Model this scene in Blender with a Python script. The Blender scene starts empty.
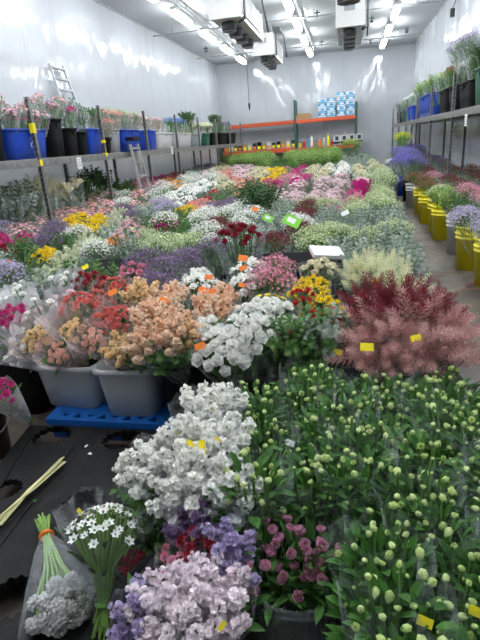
import bpy, math, random
from mathutils import Matrix, Vector, Euler
PI = math.pi
RND = random.Random(11)
SC = bpy.context.scene
COL = SC.collection

# ------------------------------------------------------------------ camera
CAM_H = 1.55
F = 490.0
RW = Matrix(((0.977026873, 0.200157755, -0.0731803441),
             (0.000623857941, -0.346067146, -0.93820954),
             (-0.213115228, 0.916610279, -0.338241772)))      # world -> camera (x right, y down, z forward)
cam_d = bpy.data.cameras.new('camera'); cam = bpy.data.objects.new('camera', cam_d); COL.objects.link(cam)
cam_d.sensor_fit = 'VERTICAL'; cam_d.sensor_height = 24.0; cam_d.lens = F / 640 * 24.0
cam_d.clip_start = .02; cam_d.clip_end = 200
D = Matrix(((1, 0, 0), (0, -1, 0), (0, 0, -1)))
m3 = RW.transposed() @ D
cam.matrix_world = Matrix.Translation((0, 0, CAM_H)) @ m3.to_4x4()
SC.camera = cam

# ------------------------------------------------------------------ world, exposure
w = bpy.data.worlds.new('world'); SC.world = w; w.use_nodes = True
bg = w.node_tree.nodes['Background']; bg.inputs[0].default_value = (.80, .88, 1, 1); bg.inputs[1].default_value = .25
SC.view_settings.view_transform = 'Standard'; SC.view_settings.look = 'None'
SC.view_settings.gamma = 1; SC.view_settings.use_curve_mapping = False
SC.view_settings.exposure = 1.0
SC.cycles.transparent_max_bounces = 24
SC.cycles.max_bounces = 7; SC.cycles.diffuse_bounces = 4; SC.cycles.glossy_bounces = 3
SC.cycles.transmission_bounces = 4
TUBE = 26.0            # fluorescent diffuser strength


def at(px, py, z=None, x=None, y=None):
    """point of the room seen at a picture position, on the plane z, x or y"""
    d = RW.transposed() @ Vector(((px - 240) / F, (py - 320) / F, 1))
    t = (z - CAM_H) / d.z if z is not None else (x / d.x if x is not None else y / d.y)
    return Vector((0, 0, CAM_H)) + d * t


def pix(p):
    c = RW @ (Vector(p) - Vector((0, 0, CAM_H)))
    if c.z < .05: return (-999, -999)
    return (240 + F * c.x / c.z, 320 + F * c.y / c.z)


# ------------------------------------------------------------------ materials
MATS = {}


def new_mat(name):
    m = bpy.data.materials.new(name); m.use_nodes = True
    nt = m.node_tree; nt.nodes.clear()
    o = nt.nodes.new('ShaderNodeOutputMaterial')
    return m, nt, o


def N(nt, t, **kw):
    n = nt.nodes.new(t)
    for k, v in kw.items():
        if k in n.inputs: n.inputs[k].default_value = v
        else: setattr(n, k, v)
    return n


def rgba(c): return (c[0], c[1], c[2], 1)


def petal(name, c1, c2, transl=.35, rough=.55):
    """petal or leaf: colour wanders between c1 and c2 from piece to piece"""
    if name in MATS: return MATS[name]
    m, nt, o = new_mat(name); L = nt.links.new
    g = N(nt, 'ShaderNodeNewGeometry'); oi = N(nt, 'ShaderNodeObjectInfo')
    a = N(nt, 'ShaderNodeMath', operation='ADD'); L(g.outputs['Random Per Island'], a.inputs[0]); L(oi.outputs['Random'], a.inputs[1])
    h = N(nt, 'ShaderNodeMath', operation='MULTIPLY'); L(a.outputs[0], h.inputs[0]); h.inputs[1].default_value = .5
    mx = N(nt, 'ShaderNodeMix', data_type='RGBA'); L(h.outputs[0], mx.inputs[0])
    mx.inputs[6].default_value = rgba(c1); mx.inputs[7].default_value = rgba(c2)
    p = N(nt, 'ShaderNodeBsdfPrincipled'); p.inputs['Roughness'].default_value = rough
    p.inputs['Specular IOR Level'].default_value = .35
    L(mx.outputs[2], p.inputs['Base Color'])
    t = N(nt, 'ShaderNodeBsdfTranslucent'); L(mx.outputs[2], t.inputs[0])
    s = N(nt, 'ShaderNodeMixShader'); s.inputs[0].default_value = transl
    L(p.outputs[0], s.inputs[1]); L(t.outputs[0], s.inputs[2]); L(s.outputs[0], o.inputs[0])
    MATS[name] = m; return m


def solid(name, c, rough=.5, metal=0, c2=None, scale=8, spec=.5, bump=0, bscale=30):
    if name in MATS: return MATS[name]
    m, nt, o = new_mat(name); L = nt.links.new
    p = N(nt, 'ShaderNodeBsdfPrincipled'); p.inputs['Roughness'].default_value = rough
    p.inputs['Metallic'].default_value = metal; p.inputs['Base Color'].default_value = rgba(c)
    p.inputs['Specular IOR Level'].default_value = spec
    tc = N(nt, 'ShaderNodeTexCoord')
    if c2:
        n = N(nt, 'ShaderNodeTexNoise'); n.inputs['Scale'].default_value = scale; n.inputs['Detail'].default_value = 6
        L(tc.outputs['Object'], n.inputs['Vector'])
        r = N(nt, 'ShaderNodeValToRGB'); r.color_ramp.elements[0].color = rgba(c); r.color_ramp.elements[1].color = rgba(c2)
        r.color_ramp.elements[0].position = .38; r.color_ramp.elements[1].position = .66
        L(n.outputs[0], r.inputs[0]); L(r.outputs[0], p.inputs['Base Color'])
    if bump:
        n = N(nt, 'ShaderNodeTexNoise'); n.inputs['Scale'].default_value = bscale; n.inputs['Detail'].default_value = 4
        L(tc.outputs['Object'], n.inputs['Vector'])
        b = N(nt, 'ShaderNodeBump'); b.inputs['Strength'].default_value = bump; b.inputs['Distance'].default_value = .02
        L(n.outputs[0], b.inputs['Height']); L(b.outputs[0], p.inputs['Normal'])
    L(p.outputs[0], o.inputs[0]); MATS[name] = m; return m


def film(name, tint=(.95, .97, 1), haze=.10, streak=.35, scale=14):
    """crinkled cellophane: see-through, with crinkle highlights painted in as whiter streaks"""
    if name in MATS: return MATS[name]
    m, nt, o = new_mat(name); L = nt.links.new
    tc = N(nt, 'ShaderNodeTexCoord')
    mp = N(nt, 'ShaderNodeMapping'); mp.inputs['Scale'].default_value = (1, 1, .35); L(tc.outputs['Object'], mp.inputs[0])
    n = N(nt, 'ShaderNodeTexNoise'); n.inputs['Scale'].default_value = scale; n.inputs['Detail'].default_value = 5
    n.inputs['Distortion'].default_value = 1.5
    L(mp.outputs[0], n.inputs['Vector'])
    r = N(nt, 'ShaderNodeMapRange'); r.inputs[1].default_value = .52; r.inputs[2].default_value = .75
    r.inputs[3].default_value = haze; r.inputs[4].default_value = haze + streak; L(n.outputs[0], r.inputs[0])  # noise streaks of extra opacity stand in for highlights on the crinkles
    lw = N(nt, 'ShaderNodeLayerWeight'); lw.inputs[0].default_value = .25
    ad = N(nt, 'ShaderNodeMath', operation='MULTIPLY_ADD'); L(lw.outputs['Facing'], ad.inputs[0]); ad.inputs[1].default_value = .28; L(r.outputs[0], ad.inputs[2])
    b = N(nt, 'ShaderNodeBump'); b.inputs['Strength'].default_value = .9; b.inputs['Distance'].default_value = .03
    L(n.outputs[0], b.inputs['Height'])
    t = N(nt, 'ShaderNodeBsdfTransparent'); t.inputs[0].default_value = rgba([1 - (1 - q) * .6 for q in tint])
    p = N(nt, 'ShaderNodeBsdfPrincipled'); p.inputs['Base Color'].default_value = rgba(tint); p.inputs['Roughness'].default_value = .22
    L(b.outputs[0], p.inputs['Normal'])
    s = N(nt, 'ShaderNodeMixShader'); L(ad.outputs[0], s.inputs[0]); L(t.outputs[0], s.inputs[1]); L(p.outputs[0], s.inputs[2])
    L(s.outputs[0], o.inputs[0]); MATS[name] = m; return m


def emit(name, c, s):
    if name in MATS: return MATS[name]
    m, nt, o = new_mat(name); e = N(nt, 'ShaderNodeEmission'); e.inputs[0].default_value = rgba(c); e.inputs[1].default_value = s
    nt.links.new(e.outputs[0], o.inputs[0]); MATS[name] = m; return m


def wall_mat(name, c, bump, rough, seam=1.22):
    m, nt, o = new_mat(name); L = nt.links.new
    g = N(nt, 'ShaderNodeNewGeometry')
    mp = N(nt, 'ShaderNodeMapping'); mp.inputs['Scale'].default_value = (1, 1, .6); L(g.outputs['Position'], mp.inputs[0])
    n = N(nt, 'ShaderNodeTexNoise'); n.inputs['Scale'].default_value = 1.35; n.inputs['Detail'].default_value = 2.5; n.inputs['Roughness'].default_value = .45
    L(mp.outputs[0], n.inputs['Vector'])
    # panel joints along the wall
    sp = N(nt, 'ShaderNodeSeparateXYZ'); L(g.outputs['Position'], sp.inputs[0])
    ad = N(nt, 'ShaderNodeMath', operation='ADD'); L(sp.outputs[0], ad.inputs[0]); L(sp.outputs[1], ad.inputs[1])
    pp = N(nt, 'ShaderNodeMath', operation='PINGPONG'); L(ad.outputs[0], pp.inputs[0]); pp.inputs[1].default_value = seam / 2
    lt = N(nt, 'ShaderNodeMath', operation='LESS_THAN'); L(pp.outputs[0], lt.inputs[0]); lt.inputs[1].default_value = .008
    mx = N(nt, 'ShaderNodeMix', data_type='RGBA'); L(lt.outputs[0], mx.inputs[0]); mx.inputs[6].default_value = rgba(c)
    mx.inputs[7].default_value = rgba([q * .8 for q in c])
    b = N(nt, 'ShaderNodeBump'); b.inputs['Strength'].default_value = bump; b.inputs['Distance'].default_value = .085
    L(n.outputs[0], b.inputs['Height'])
    p = N(nt, 'ShaderNodeBsdfPrincipled'); p.inputs['Roughness'].default_value = rough
    L(mx.outputs[2], p.inputs['Base Color']); L(b.outputs[0], p.inputs['Normal']); L(p.outputs[0], o.inputs[0])
    MATS[name] = m; return m


def floor_mat():
    m, nt, o = new_mat('concrete'); L = nt.links.new
    g = N(nt, 'ShaderNodeNewGeometry')
    n = N(nt, 'ShaderNodeTexNoise'); n.inputs['Scale'].default_value = 2.2; n.inputs['Detail'].default_value = 9; n.inputs['Roughness'].default_value = .65
    L(g.outputs['Position'], n.inputs['Vector'])
    r = N(nt, 'ShaderNodeValToRGB'); e = r.color_ramp.elements
    e[0].position = .35; e[0].color = (.045, .036, .028, 1); e[1].position = .7; e[1].color = (.16, .13, .10, 1)
    L(n.outputs[0], r.inputs[0])
    n2 = N(nt, 'ShaderNodeTexNoise'); n2.inputs['Scale'].default_value = .8; n2.inputs['Detail'].default_value = 5; L(g.outputs['Position'], n2.inputs['Vector'])
    rr = N(nt, 'ShaderNodeMapRange'); rr.inputs[1].default_value = .4; rr.inputs[2].default_value = .6; rr.inputs[3].default_value = .38; rr.inputs[4].default_value = .75
    L(n2.outputs[0], rr.inputs[0])
    b = N(nt, 'ShaderNodeBump'); b.inputs['Strength'].default_value = .35; b.inputs['Distance'].default_value = .01; L(n.outputs[0], b.inputs['Height'])
    p = N(nt, 'ShaderNodeBsdfPrincipled'); L(r.outputs[0], p.inputs['Base Color']); L(rr.outputs[0], p.inputs['Roughness']); L(b.outputs[0], p.inputs['Normal'])
    L(p.outputs[0], o.inputs[0]); MATS['concrete'] = m; return m


# ------------------------------------------------------------------ mesh builder
class MB:
    def __init__(s): s.v = []; s.f = []; s.m = []

    def add(s, vs, fs, mat=0, M=None):
        k = len(s.v)
        s.v += [tuple(M @ Vector(v)) for v in vs] if M is not None else [tuple(v) for v in vs]
        s.f += [tuple(i + k for i in f) for f in fs]; s.m += [mat] * len(fs)

    def merge(s, o, M):
        k = len(s.v); s.v += [tuple(M @ Vector(v)) for v in o.v]
        s.f += [tuple(i + k for i in f) for f in o.f]; s.m += o.m

    def box(s, x0, x1, y0, y1, z0, z1, mat=0, M=None):
        s.add([(x0, y0, z0), (x1, y0, z0), (x1, y1, z0), (x0, y1, z0), (x0, y0, z1), (x1, y0, z1), (x1, y1, z1), (x0, y1, z1)],
              [(0, 3, 2, 1), (4, 5, 6, 7), (0, 1, 5, 4), (1, 2, 6, 5), (2, 3, 7, 6), (3, 0, 4, 7)], mat, M)

    def tube(s, pts, r, seg=5, mat=0, r2=None, cap=True):
        pts = [Vector(p) for p in pts]; n = len(pts); vs = []
        for i, p in enumerate(pts):
            d = (pts[min(i + 1, n - 1)] - pts[max(i - 1, 0)])
            d = d.normalized() if d.length > 1e-9 else Vector((0, 0, 1))
            a = d.orthogonal().normalized(); b = d.cross(a)
            rr = r if r2 is None else r + (r2 - r) * i / max(1, n - 1)
            for k in range(seg):
                t = 2 * PI * k / seg; vs.append(p + a * math.cos(t) * rr + b * math.sin(t) * rr)
        fs = [(i * seg + k, i * seg + (k + 1) % seg, (i + 1) * seg + (k + 1) % seg, (i + 1) * seg + k) for i in range(n - 1) for k in range(seg)]
        if cap: fs += [tuple(range(seg))[::-1], tuple((n - 1) * seg + k for k in range(seg))]
        s.add(vs, fs, mat)

    def lathe(s, prof, seg=24, mat=0, M=None, sq=0):
        """prof = [(r, z)...]; sq > 0 squares the ring off"""
        vs = []
        for r, z in prof:
            for k in range(seg):
                t = 2 * PI * k / seg; q = 1
                if sq: q = (abs(math.cos(t)) ** sq + abs(math.sin(t)) ** sq) ** (-1 / sq)
                vs.append((r * q * math.cos(t), r * q * math.sin(t), z))
        n = len(prof)
        fs = [(i * seg + k, i * seg + (k + 1) % seg, (i + 1) * seg + (k + 1) % seg, (i + 1) * seg + k) for i in range(n - 1) for k in range(seg)]
        if prof[0][0] > 1e-5: fs.append(tuple(range(seg))[::-1])
        if prof[-1][0] > 1e-5: fs.append(tuple((n - 1) * seg + k for k in range(seg)))
        s.add(vs, fs, mat, M)

    def mesh(s, name, mats, smooth=False):
        me = bpy.data.meshes.new(name); me.from_pydata(s.v, [], s.f)
        for q in mats: me.materials.append(q)
        me.polygons.foreach_set('material_index', s.m)
        if smooth: me.polygons.foreach_set('use_smooth', [True] * len(s.f))
        me.update(); return me

    def build(s, name, mats, parent=None, smooth=False):
        if not isinstance(mats, (list, tuple)): mats = [mats]
        return link(name, s.mesh(name, mats, smooth), parent)


def link(name, me, parent=None, M=None):
    o = bpy.data.objects.new(name, me); COL.objects.link(o)
    if parent is not None: o.parent = parent
    if M is not None: o.matrix_local = M
    return o


def tag(o, label=None, cat=None, group=None, kind=None):
    if label: o['label'] = label
    if cat: o['category'] = cat
    if group: o['group'] = group
    if kind: o['kind'] = kind
    return o


def empty(name, loc=(0, 0, 0), rz=0):
    o = bpy.data.objects.new(name, None); COL.objects.link(o); o.empty_display_size = .1
    o.location = loc; o.rotation_euler = (0, 0, rz); return o


def copy_tree(o, parent=None):
    c = o.copy(); COL.objects.link(c)
    if parent is not None: c.parent = parent
    for ch in list(o.children): copy_tree(ch, c)
    return c


def TR(x, y, z): return Matrix.Translation((x, y, z))
def face(d, roll=0, s=1.0):
    q = Vector(d).normalized().to_track_quat('Z', 'Y').to_matrix().to_4x4()
    return q @ Matrix.Rotation(roll, 4, 'Z') @ Matrix.Scale(s, 4)


# ------------------------------------------------------------------ blooms (local: z is the way the flower faces, radius about 1)
def petal_geo(mb, rnd, az, length, width, lift, cup=.25, ruffle=0.0, mat=0, r0=.05, z0=0, curl=0, rows=3, cols=2):
    vs = []
    c, s = math.cos(az), math.sin(az)
    for i in range(rows + 1):
        u = i / rows
        ang = lift + curl * u
        rr = r0 + length * u * math.cos(ang); zz = z0 + length * u * math.sin(ang)
        wd = width * (math.sin(PI * min(1, .12 + u * .78)) ** .8) * (1 if u < 1 else .75)
        for j in range(cols + 1):
            t = j / cols * 2 - 1
            y = wd * t; z = zz + cup * wd * t * t + (rnd.uniform(-1, 1) * ruffle * u)
            x = rr + (rnd.uniform(-1, 1) * ruffle * u) - abs(t) * .1 * length * (u > .9)
            vs.append((x * c - y * s, x * s + y * c, z))
    fs = [(i * (cols + 1) + j, i * (cols + 1) + j + 1, (i + 1) * (cols + 1) + j + 1, (i + 1) * (cols + 1) + j) for i in range(rows) for j in range(cols)]
    mb.add(vs, fs, mat)


def b_rose(rnd, lod):
    mb = MB()
    L4 = ((0, 5, .18, 1.0, .56, -.34), (1, 5, .62, .86, .52, -.26), (2, 4, .98, .72, .44, -.16), (3, 3, 1.25, .58, .34, -.06)) if lod else ((0, 5, .3, .98, .58, -.3), (1, 4, .85, .8, .5, -.2), (2, 3, 1.2, .62, .4, -.1))
    for k, n, lift, ln, wd, z0 in L4:
        for i in range(n):
            petal_geo(mb, rnd, 2 * PI * (i + .5 * k) / n + rnd.uniform(-.2, .2), ln, wd, lift + rnd.uniform(-.08, .08), .5, .06, z0=z0, curl=.55 if k else .25, rows=3 if lod else 2)
    mb.lathe([(.05, -.4), (.2, -.2), (.16, .15), (0, .3)], 6, 0)
    mb.lathe([(.03, -.8), (.2, -.5), (.12, -.3)], 5, 1)
    return mb


def b_carnation(rnd, lod):
    mb = MB()
    for k in range(3 if lod else 2):
        n = 8 - k * 2
        for i in range(n):
            petal_geo(mb, rnd, 2 * PI * i / n + k * .4, .95 - .15 * k, .42, .15 + .5 * k, .1, .16, z0=-.2 + .14 * k, rows=2)
    mb.lathe([(.2, -.8), (.25, -.2), (.1, 0)], 6, 1)
    return mb


def b_daisy(rnd, lod):
    mb = MB(); n = 12 if lod else 8
    for i in range(n): petal_geo(mb, rnd, 2 * PI * i / n, 1.0, .24, .15, .1, .05, rows=2, cols=1, z0=0)
    mb.lathe([(.34, 0), (.3, .14), (.12, .24), (0, .26)], 8, 2)
    return mb


def b_star(rnd, lod):
    mb = MB()
    for i in range(6): petal_geo(mb, rnd, PI * i / 3 + rnd.uniform(-.1, .1), 1.0, .3, .45, .3, .03, rows=2, cols=2)
    mb.lathe([(.12, 0), (.2, .2), (.1, .4), (0, .42)], 6, 1)
    return mb


def b_bud(rnd, lod):
    mb = MB()
    if lod and rnd.random() < .38: return b_cup(rnd, lod)
    mb.lathe([(.1, -1.0), (.42, -.75), (.62, -.25), (.58, .25), (.34, .7), (.08, .92)], 8, 0)
    for i in range(5 if lod else 3): petal_geo(mb, rnd, 2 * PI * i / 5, 1.6, .55, 1.25, .55, .03, mat=0, r0=.3, z0=-.85, curl=.35, rows=3)
    if lod:
        for i in range(3): petal_geo(mb, rnd, 2 * PI * i / 3 + .4, .9, .3, .6, .3, .03, mat=1, r0=.1, z0=-1.1, curl=.3, rows=2)
    return mb


def b_cup(rnd, lod):          # an opened cup-shaped flower with a pale centre
    mb = MB()
    for i in range(5): petal_geo(mb, rnd, 2 * PI * i / 5, 1.1, .62, .6, .4, .05, z0=-.4, curl=.4, rows=3)
    for i in range(5 if lod else 0): petal_geo(mb, rnd, 2 * PI * i / 5 + .6, .95, .5, .95, .4, .05, z0=-.35, curl=.35, rows=3)
    mb.lathe([(.1, -.4), (.26, -.1), (.2, .12), (0, .16)], 7, 2)
    return mb


def b_stock(rnd, lod):        # ruffled double florets packed round a short spike, 2.4 tall
    mb = MB(); n = 17 if lod else 8; m = 6 if lod else 4
    for i in range(n):
        u = i / (n - 1); a = i * 2.4; z = -1.4 + 2.5 * u
        fr = .42 * (1 - .5 * u)
        sub = MB()
        for j in range(m):
            petal_geo(sub, rnd, 2 * PI * j / m + rnd.random() * .6, rnd.uniform(.46, .60), .36, .3 + .5 * (j % 2), .45, .11, rows=2, z0=.05 * (j % 2))
        if lod:
            for j in range(3): petal_geo(sub, rnd, 2 * PI * j / 3 + rnd.random(), .26, .15, 1.1, .3, .1, rows=1, z0=.08)
        tilt = Vector((math.cos(a), math.sin(a), .25 + 1.1 * u))
        mb.merge(sub, TR(fr * math.cos(a), fr * math.sin(a), z) @ face(tilt, 0, (1.05 - .45 * u) * rnd.uniform(.85, 1.1)))
    mb.lathe([(.16, -1.5), (.2, 0), (.08, .8), (0, .9)], 6, 1)
    return mb


def b_lump(rnd, lod):         # dense cauliflower-like head of tiny knobs
    mb = MB(); n = 26 if lod else 12
    for i in range(n):
        ph = math.acos(1 - 1.35 * (i + .5) / n); a = i * 2.39996
        d = Vector((math.sin(ph) * math.cos(a), math.sin(ph) * math.sin(a), math.cos(ph)))
        r = rnd.uniform(.2, .32)
        mb.lathe([(r * .5, -r), (r, -r * .2), (r * .8, r * .55), (0, r)], 6, 0, TR(*(d * .72)) @ face(d, rnd.random()))
    mb.lathe([(.1, -.8), (.55, -.35), (.68, .1), (.4, .5), (0, .6)], 8, 0)
    return mb


def b_filler(rnd, lod):       # airy cluster of tiny blossoms on wiry twigs
    mb = MB(); n = 26 if lod else 15
    for i in range(n):
        ph = math.acos(1 - 1.0 * (i + .5) / n); a = i * 2.39996
        d = Vector((math.sin(ph) * math.cos(a), math.sin(ph) * math.sin(a), math.cos(ph))) * rnd.uniform(.7, 1.15)
        sub = MB()
        for j in range(4): petal_geo(sub, rnd, PI / 2 * j, 1, .5, .4, .3, .1, rows=1, cols=1)
        mb.merge(sub, TR(*d) @ face(d + Vector((rnd.uniform(-.4, .4), rnd.uniform(-.4, .4), 0)), rnd.random() * 3, rnd.uniform(.15, .24)))
        if i % 2 == 0: mb.tube([(0, 0, -.9), d * .95], .02, 3, 1, cap=False)
    return mb


def b_leafspray(rnd, lod):    # leafy sprig
    mb = MB(); n = 14 if lod else 9
    mb.tube([(0, 0, -1.5), (.05, 0, 0), (0, .05, 1)], .03, 3, 1, cap=False)
    for i in range(n):
        u = i / n; a = i * 2.2
        petal_geo(mb, rnd, a, .75 - .3 * u, .2, .5 + .5 * u, .3, .04, mat=0, z0=-1.0 + 2.0 * u, curl=-.5, rows=3, cols=2 if lod else 1)
    return mb


def b_plume(rnd, lod):        # astilbe: feathery tapering plume, 4 tall
    mb = MB(); n = 44
    mb.tube([(0, 0, -1.4), (.05, 0, .6), (.12, .05, 2.6)], .035, 3, 0, r2=.012, cap=False)
    for i in range(n):
        u = i / n; a = i * 2.4; z = -1.0 + 3.6 * u; ln = (1 - u) ** .8 * .85 + .1
        c, s = math.cos(a), math.sin(a)
        tip = Vector((c * ln, s * ln, z + ln * .75)); base = Vector((.03 * u, 0, z)); sd = Vector((-s, c, .4)) * .05
        mid = (base + tip) / 2 + Vector((0, 0, -.05))
        mb.add([base, mid + sd, tip, mid - sd], [(0, 1, 2, 3)], 0)
        for k in range(5):
            q = base.lerp(tip, .35 + .15 * k); sg = 1 if k % 2 else -1
            e = q + Vector((-s * sg, c * sg, .6)) * (.2 * (1 - u) + .05) + Vector((c, s, 0)) * .08
            mb.add([q - Vector((0, 0, .03)), e + Vector((0, 0, .035)), e + Vector((c, s, 1)) * .06, q + Vector((0, 0, .05))], [(0, 1, 2, 3)], 0)
    return mb


def b_lily(rnd, lod):         # big pointed half-open bud
    mb = MB()
    for k in range(2):
        for i in range(3): petal_geo(mb, rnd, 2 * PI * i / 3 + k * 1.05, 2.0, .55, 1.2 - .1 * k, .5, .03, r0=.12, z0=-1, curl=.1 - .35 * k, rows=4)
    mb.lathe([(.08, -1.5), (.2, -1.0), (.1, -.7)], 6, 1)
    return mb


BLOOM = dict(rose=b_rose, carn=b_carnation, daisy=b_daisy, star=b_star, bud=b_bud, cup=b_cup, stock=b_stock, lump=b_lump,
             filler=b_filler, spray=b_leafspray, plume=b_plume, lily=b_lily)

# petal colours (two ends of each flower's own range)
green = petal('stem_green', (.10, .22, .05), (.16, .32, .08), .2)
PC = dict(
    white=((.93, .93, .89), (.96, .95, .90)), cream=((.86, .80, .62), (.80, .78, .55)), ivory=((.80, .80, .66), (.70, .76, .50)),
    blush=((.84, .66, .70), (.92, .80, .82)), pinkwhite=((.86, .73, .79), (.93, .87, .90)), peach=((.93, .60, .40), (.96, .84, .70)),
    apricot=((.91, .66, .36), (.94, .78, .52)), coral=((.70, .13, .12), (.84, .33, .28)), blushpeach=((.88, .46, .38), (.93, .74, .62)), salmon=((.88, .36, .28), (.92, .56, .46)),
    red=((.55, .02, .03), (.68, .05, .05)), crimson=((.26, .012, .03), (.42, .03, .06)), burgundy=((.14, .015, .04), (.28, .03, .07)),
    magenta=((.58, .03, .20), (.70, .08, .32)), pink=((.74, .22, .36), (.85, .42, .52)), mauve=((.50, .17, .30), (.70, .40, .52)),
    lilac=((.46, .38, .62), (.62, .54, .74)), purple=((.15, .09, .20), (.32, .22, .38)), violet=((.20, .15, .55), (.32, .26, .72)),
    blue=((.12, .22, .60), (.25, .38, .75)), yellow=((.86, .62, .02), (.90, .74, .05)), orange=((.85, .32, .02), (.88, .48, .05)), lime=((.55, .60, .06), (.72, .72, .12)),
    greenwhite=((.55, .66, .30), (.76, .80, .58)), budgreen=((.48, .66, .14), (.84, .90, .52)), silver=((.17, .23, .18), (.40, .46, .38)),
    leafy=((.03, .10, .02), (.12, .24, .06)), bright=((.16, .30, .06), (.34, .46, .14)), deep=((.02, .06, .02), (.05, .11, .03)), grey=((.58, .57, .54), (.80, .79, .75)),
    brown=((.20, .10, .05), (.34, .18, .10)), dustpink=((.56, .24, .24), (.90, .64, .58)), helio=((.50, .18, .38), (.82, .55, .70)), buttercream=((.88, .86, .62), (.78, .80, .52)), wine=((.20, .012, .03), (.30, .03, .06)))


def pm(c):
    a, b = PC[c]; return petal('petal_' + c, a, b, .2 if c in ('white', 'pinkwhite') else .3)


leafM = petal('leaf_green', (.035, .11, .02), (.09, .22, .05), .22, .42)
leafD = petal('leaf_dark', (.015, .05, .015), (.05, .13, .03), .2, .42)
leafS = petal('leaf_silver', (.10, .17, .09), (.22, .32, .19), .2, .6)
leafL = petal('leaf_light', (.16, .30, .08), (.30, .42, .16), .25, .5)
centreY = petal('centre_yellow', (.75, .55, .05), (.55, .42, .03), .05)
centreG = petal('centre_green', (.32, .42, .10), (.45, .52, .2), .05)
clear = film('clear_film', (.93, .96, 1), .02, .24)
leafH = petal('leaf_hellebore', (.018, .075, .012), (.085, .23, .035), .22, .48)
faint = film('faint_film', (.93, .96, 1), .0, .14)
hazy = film('hazy_film', (.93, .95, .97), .05, .36)
rosy = film('rosy_film', (.93, .82, .82), .16, .42, 10)
paper = film('white_wrap', (.92, .92, .94), .45, .4, 9)
magw = film('magenta_wrap', (.80, .03, .30), .72, .25, 9)

# key: (object name, what it looks like, bloom, colour, count, dome radius, height, bloom size, leaf material, leaf count, sleeve, category)
K = {}


def kind(key, name, look, bloom, colr, n, r, h, size, lm, ln, sl, cat='flower bunch', centre=None):
    K[key] = dict(name=name, look=look, bloom=bloom, col=colr, n=n, r=r, h=h, size=size, lm=lm, ln=ln, sl=sl, cat=cat, centre=centre)


kind('wstock', 'stock_bunch', 'white stock', 'stock', 'white', 12, .115, .56, .042, leafM, 14, clear)
kind('pwstock', 'stock_bunch', 'pinkish white stock', 'stock', 'pinkwhite', 13, .125, .50, .043, leafM, 12, clear)
kind('pstock', 'stock_bunch', 'peach stock', 'stock', 'peach', 13, .135, .60, .039, leafM, 18, clear)
kind('lstock', 'stock_bunch', 'lilac stock', 'stock', 'lilac', 6, .08, .46, .04, leafM, 10, clear)
kind('cstock', 'stock_bunch', 'apricot stock', 'stock', 'apricot', 11, .13, .60, .040, leafM, 14, clear)
kind('viostock', 'stock_bunch', 'dark purple stock', 'stock', 'purple', 6, .10, .5, .04, leafD, 12, clear)
kind('coral', 'spray_rose_bunch', 'coral spray rose', 'rose', 'coral', 22, .14, .6, .028, leafM, 14, rosy)
kind('wrose', 'rose_bunch', 'white rose', 'rose', 'white', 19, .13, .60, .036, leafM, 14, clear)
kind('wrapw', 'wrapped_bunch', 'white paper wrapped', 'rose', 'white', 4, .12, .56, .03, leafS, 4, paper)
kind('wrapp', 'wrapped_bunch', 'pinkish paper wrapped', 'rose', 'blush', 5, .12, .56, .03, leafS, 4, rosy)
kind('prose', 'rose_bunch', 'pale pink rose', 'rose', 'blush', 13, .13, .60, .036, leafM, 12, rosy)
kind('srose', 'rose_bunch', 'salmon rose', 'rose', 'salmon', 14, .14, .60, .036, leafM, 12, rosy)
kind('rrose', 'rose_bunch', 'red rose', 'rose', 'red', 10, .11, .58, .032, leafD, 22, hazy)
kind('crose', 'rose_bunch', 'cream rose', 'rose', 'cream', 13, .13, .6, .036, leafM, 12, hazy)
kind('carn', 'carnation_bunch', 'magenta carnation', 'carn', 'magenta', 13, .13, .6, .036, leafM, 10, hazy)
kind('pcarn', 'carnation_bunch', 'pink carnation', 'carn', 'pink', 13, .14, .58, .034, leafS, 14, rosy)
kind('crcarn', 'carnation_bunch', 'deep crimson carnation', 'carn', 'crimson', 14, .13, .6, .034, leafM, 12, hazy)
kind('wcarn', 'carnation_bunch', 'white carnation', 'carn', 'white', 13, .14, .6, .040, leafM, 10, clear)
kind('alstro', 'alstroemeria_bunch', 'crimson alstroemeria', 'cup', 'crimson', 18, .17, .66, .036, leafD, 14, clear)
kind('ranun', 'ranunculus_bunch', 'peach ranunculus', 'rose', 'apricot', 15, .08, .36, .023, leafM, 8, rosy)
kind('ranunp', 'ranunculus_bunch', 'pink ranunculus', 'rose', 'blushpeach', 13, .075, .36, .023, leafM, 8, rosy)
kind('ydaisy', 'daisy_bunch', 'yellow daisy', 'daisy', 'yellow', 13, .13, .58, .028, leafM, 26, clear, centre=centreY)
kind('yfill', 'yellow_filler_bunch', 'small yellow pompon', 'carn', 'yellow', 22, .13, .58, .027, leafM, 30, clear)
kind('ymum', 'chrysanthemum_bunch', 'golden yellow chrysanthemum', 'carn', 'yellow', 12, .13, .62, .044, leafM, 12, clear)
kind('omum', 'chrysanthemum_bunch', 'orange chrysanthemum', 'carn', 'orange', 11, .12, .58, .036, leafM, 14, hazy)
kind('aster', 'aster_bunch', 'purple aster', 'daisy', 'mauve', 18, .15, .6, .032, leafM, 14, hazy, centre=centreY)
kind('paster', 'aster_bunch', 'pink aster', 'daisy', 'pink', 16, .15, .6, .034, leafM, 12, hazy, centre=centreY)
kind('wsnap', 'snapdragon_bunch', 'white snapdragon', 'stock', 'ivory', 8, .14, .6, .036, leafS, 20, clear)
kind('wfill', 'filler_flower_bunch', 'fine white filler', 'filler', 'white', 10, .15, .6, .07, leafS, 26, hazy)
kind('gwfill', 'filler_flower_bunch', 'greenish white filler', 'filler', 'greenwhite', 11, .16, .6, .07, leafS, 26, clear)
kind('pfill', 'wax_flower_bunch', 'pink wax flower', 'filler', 'pink', 11, .15, .58, .07, leafM, 22, hazy)
kind('bfill', 'wax_flower_bunch', 'burgundy wax flower', 'filler', 'burgundy', 10, .14, .58, .07, leafM, 20, hazy)
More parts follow.
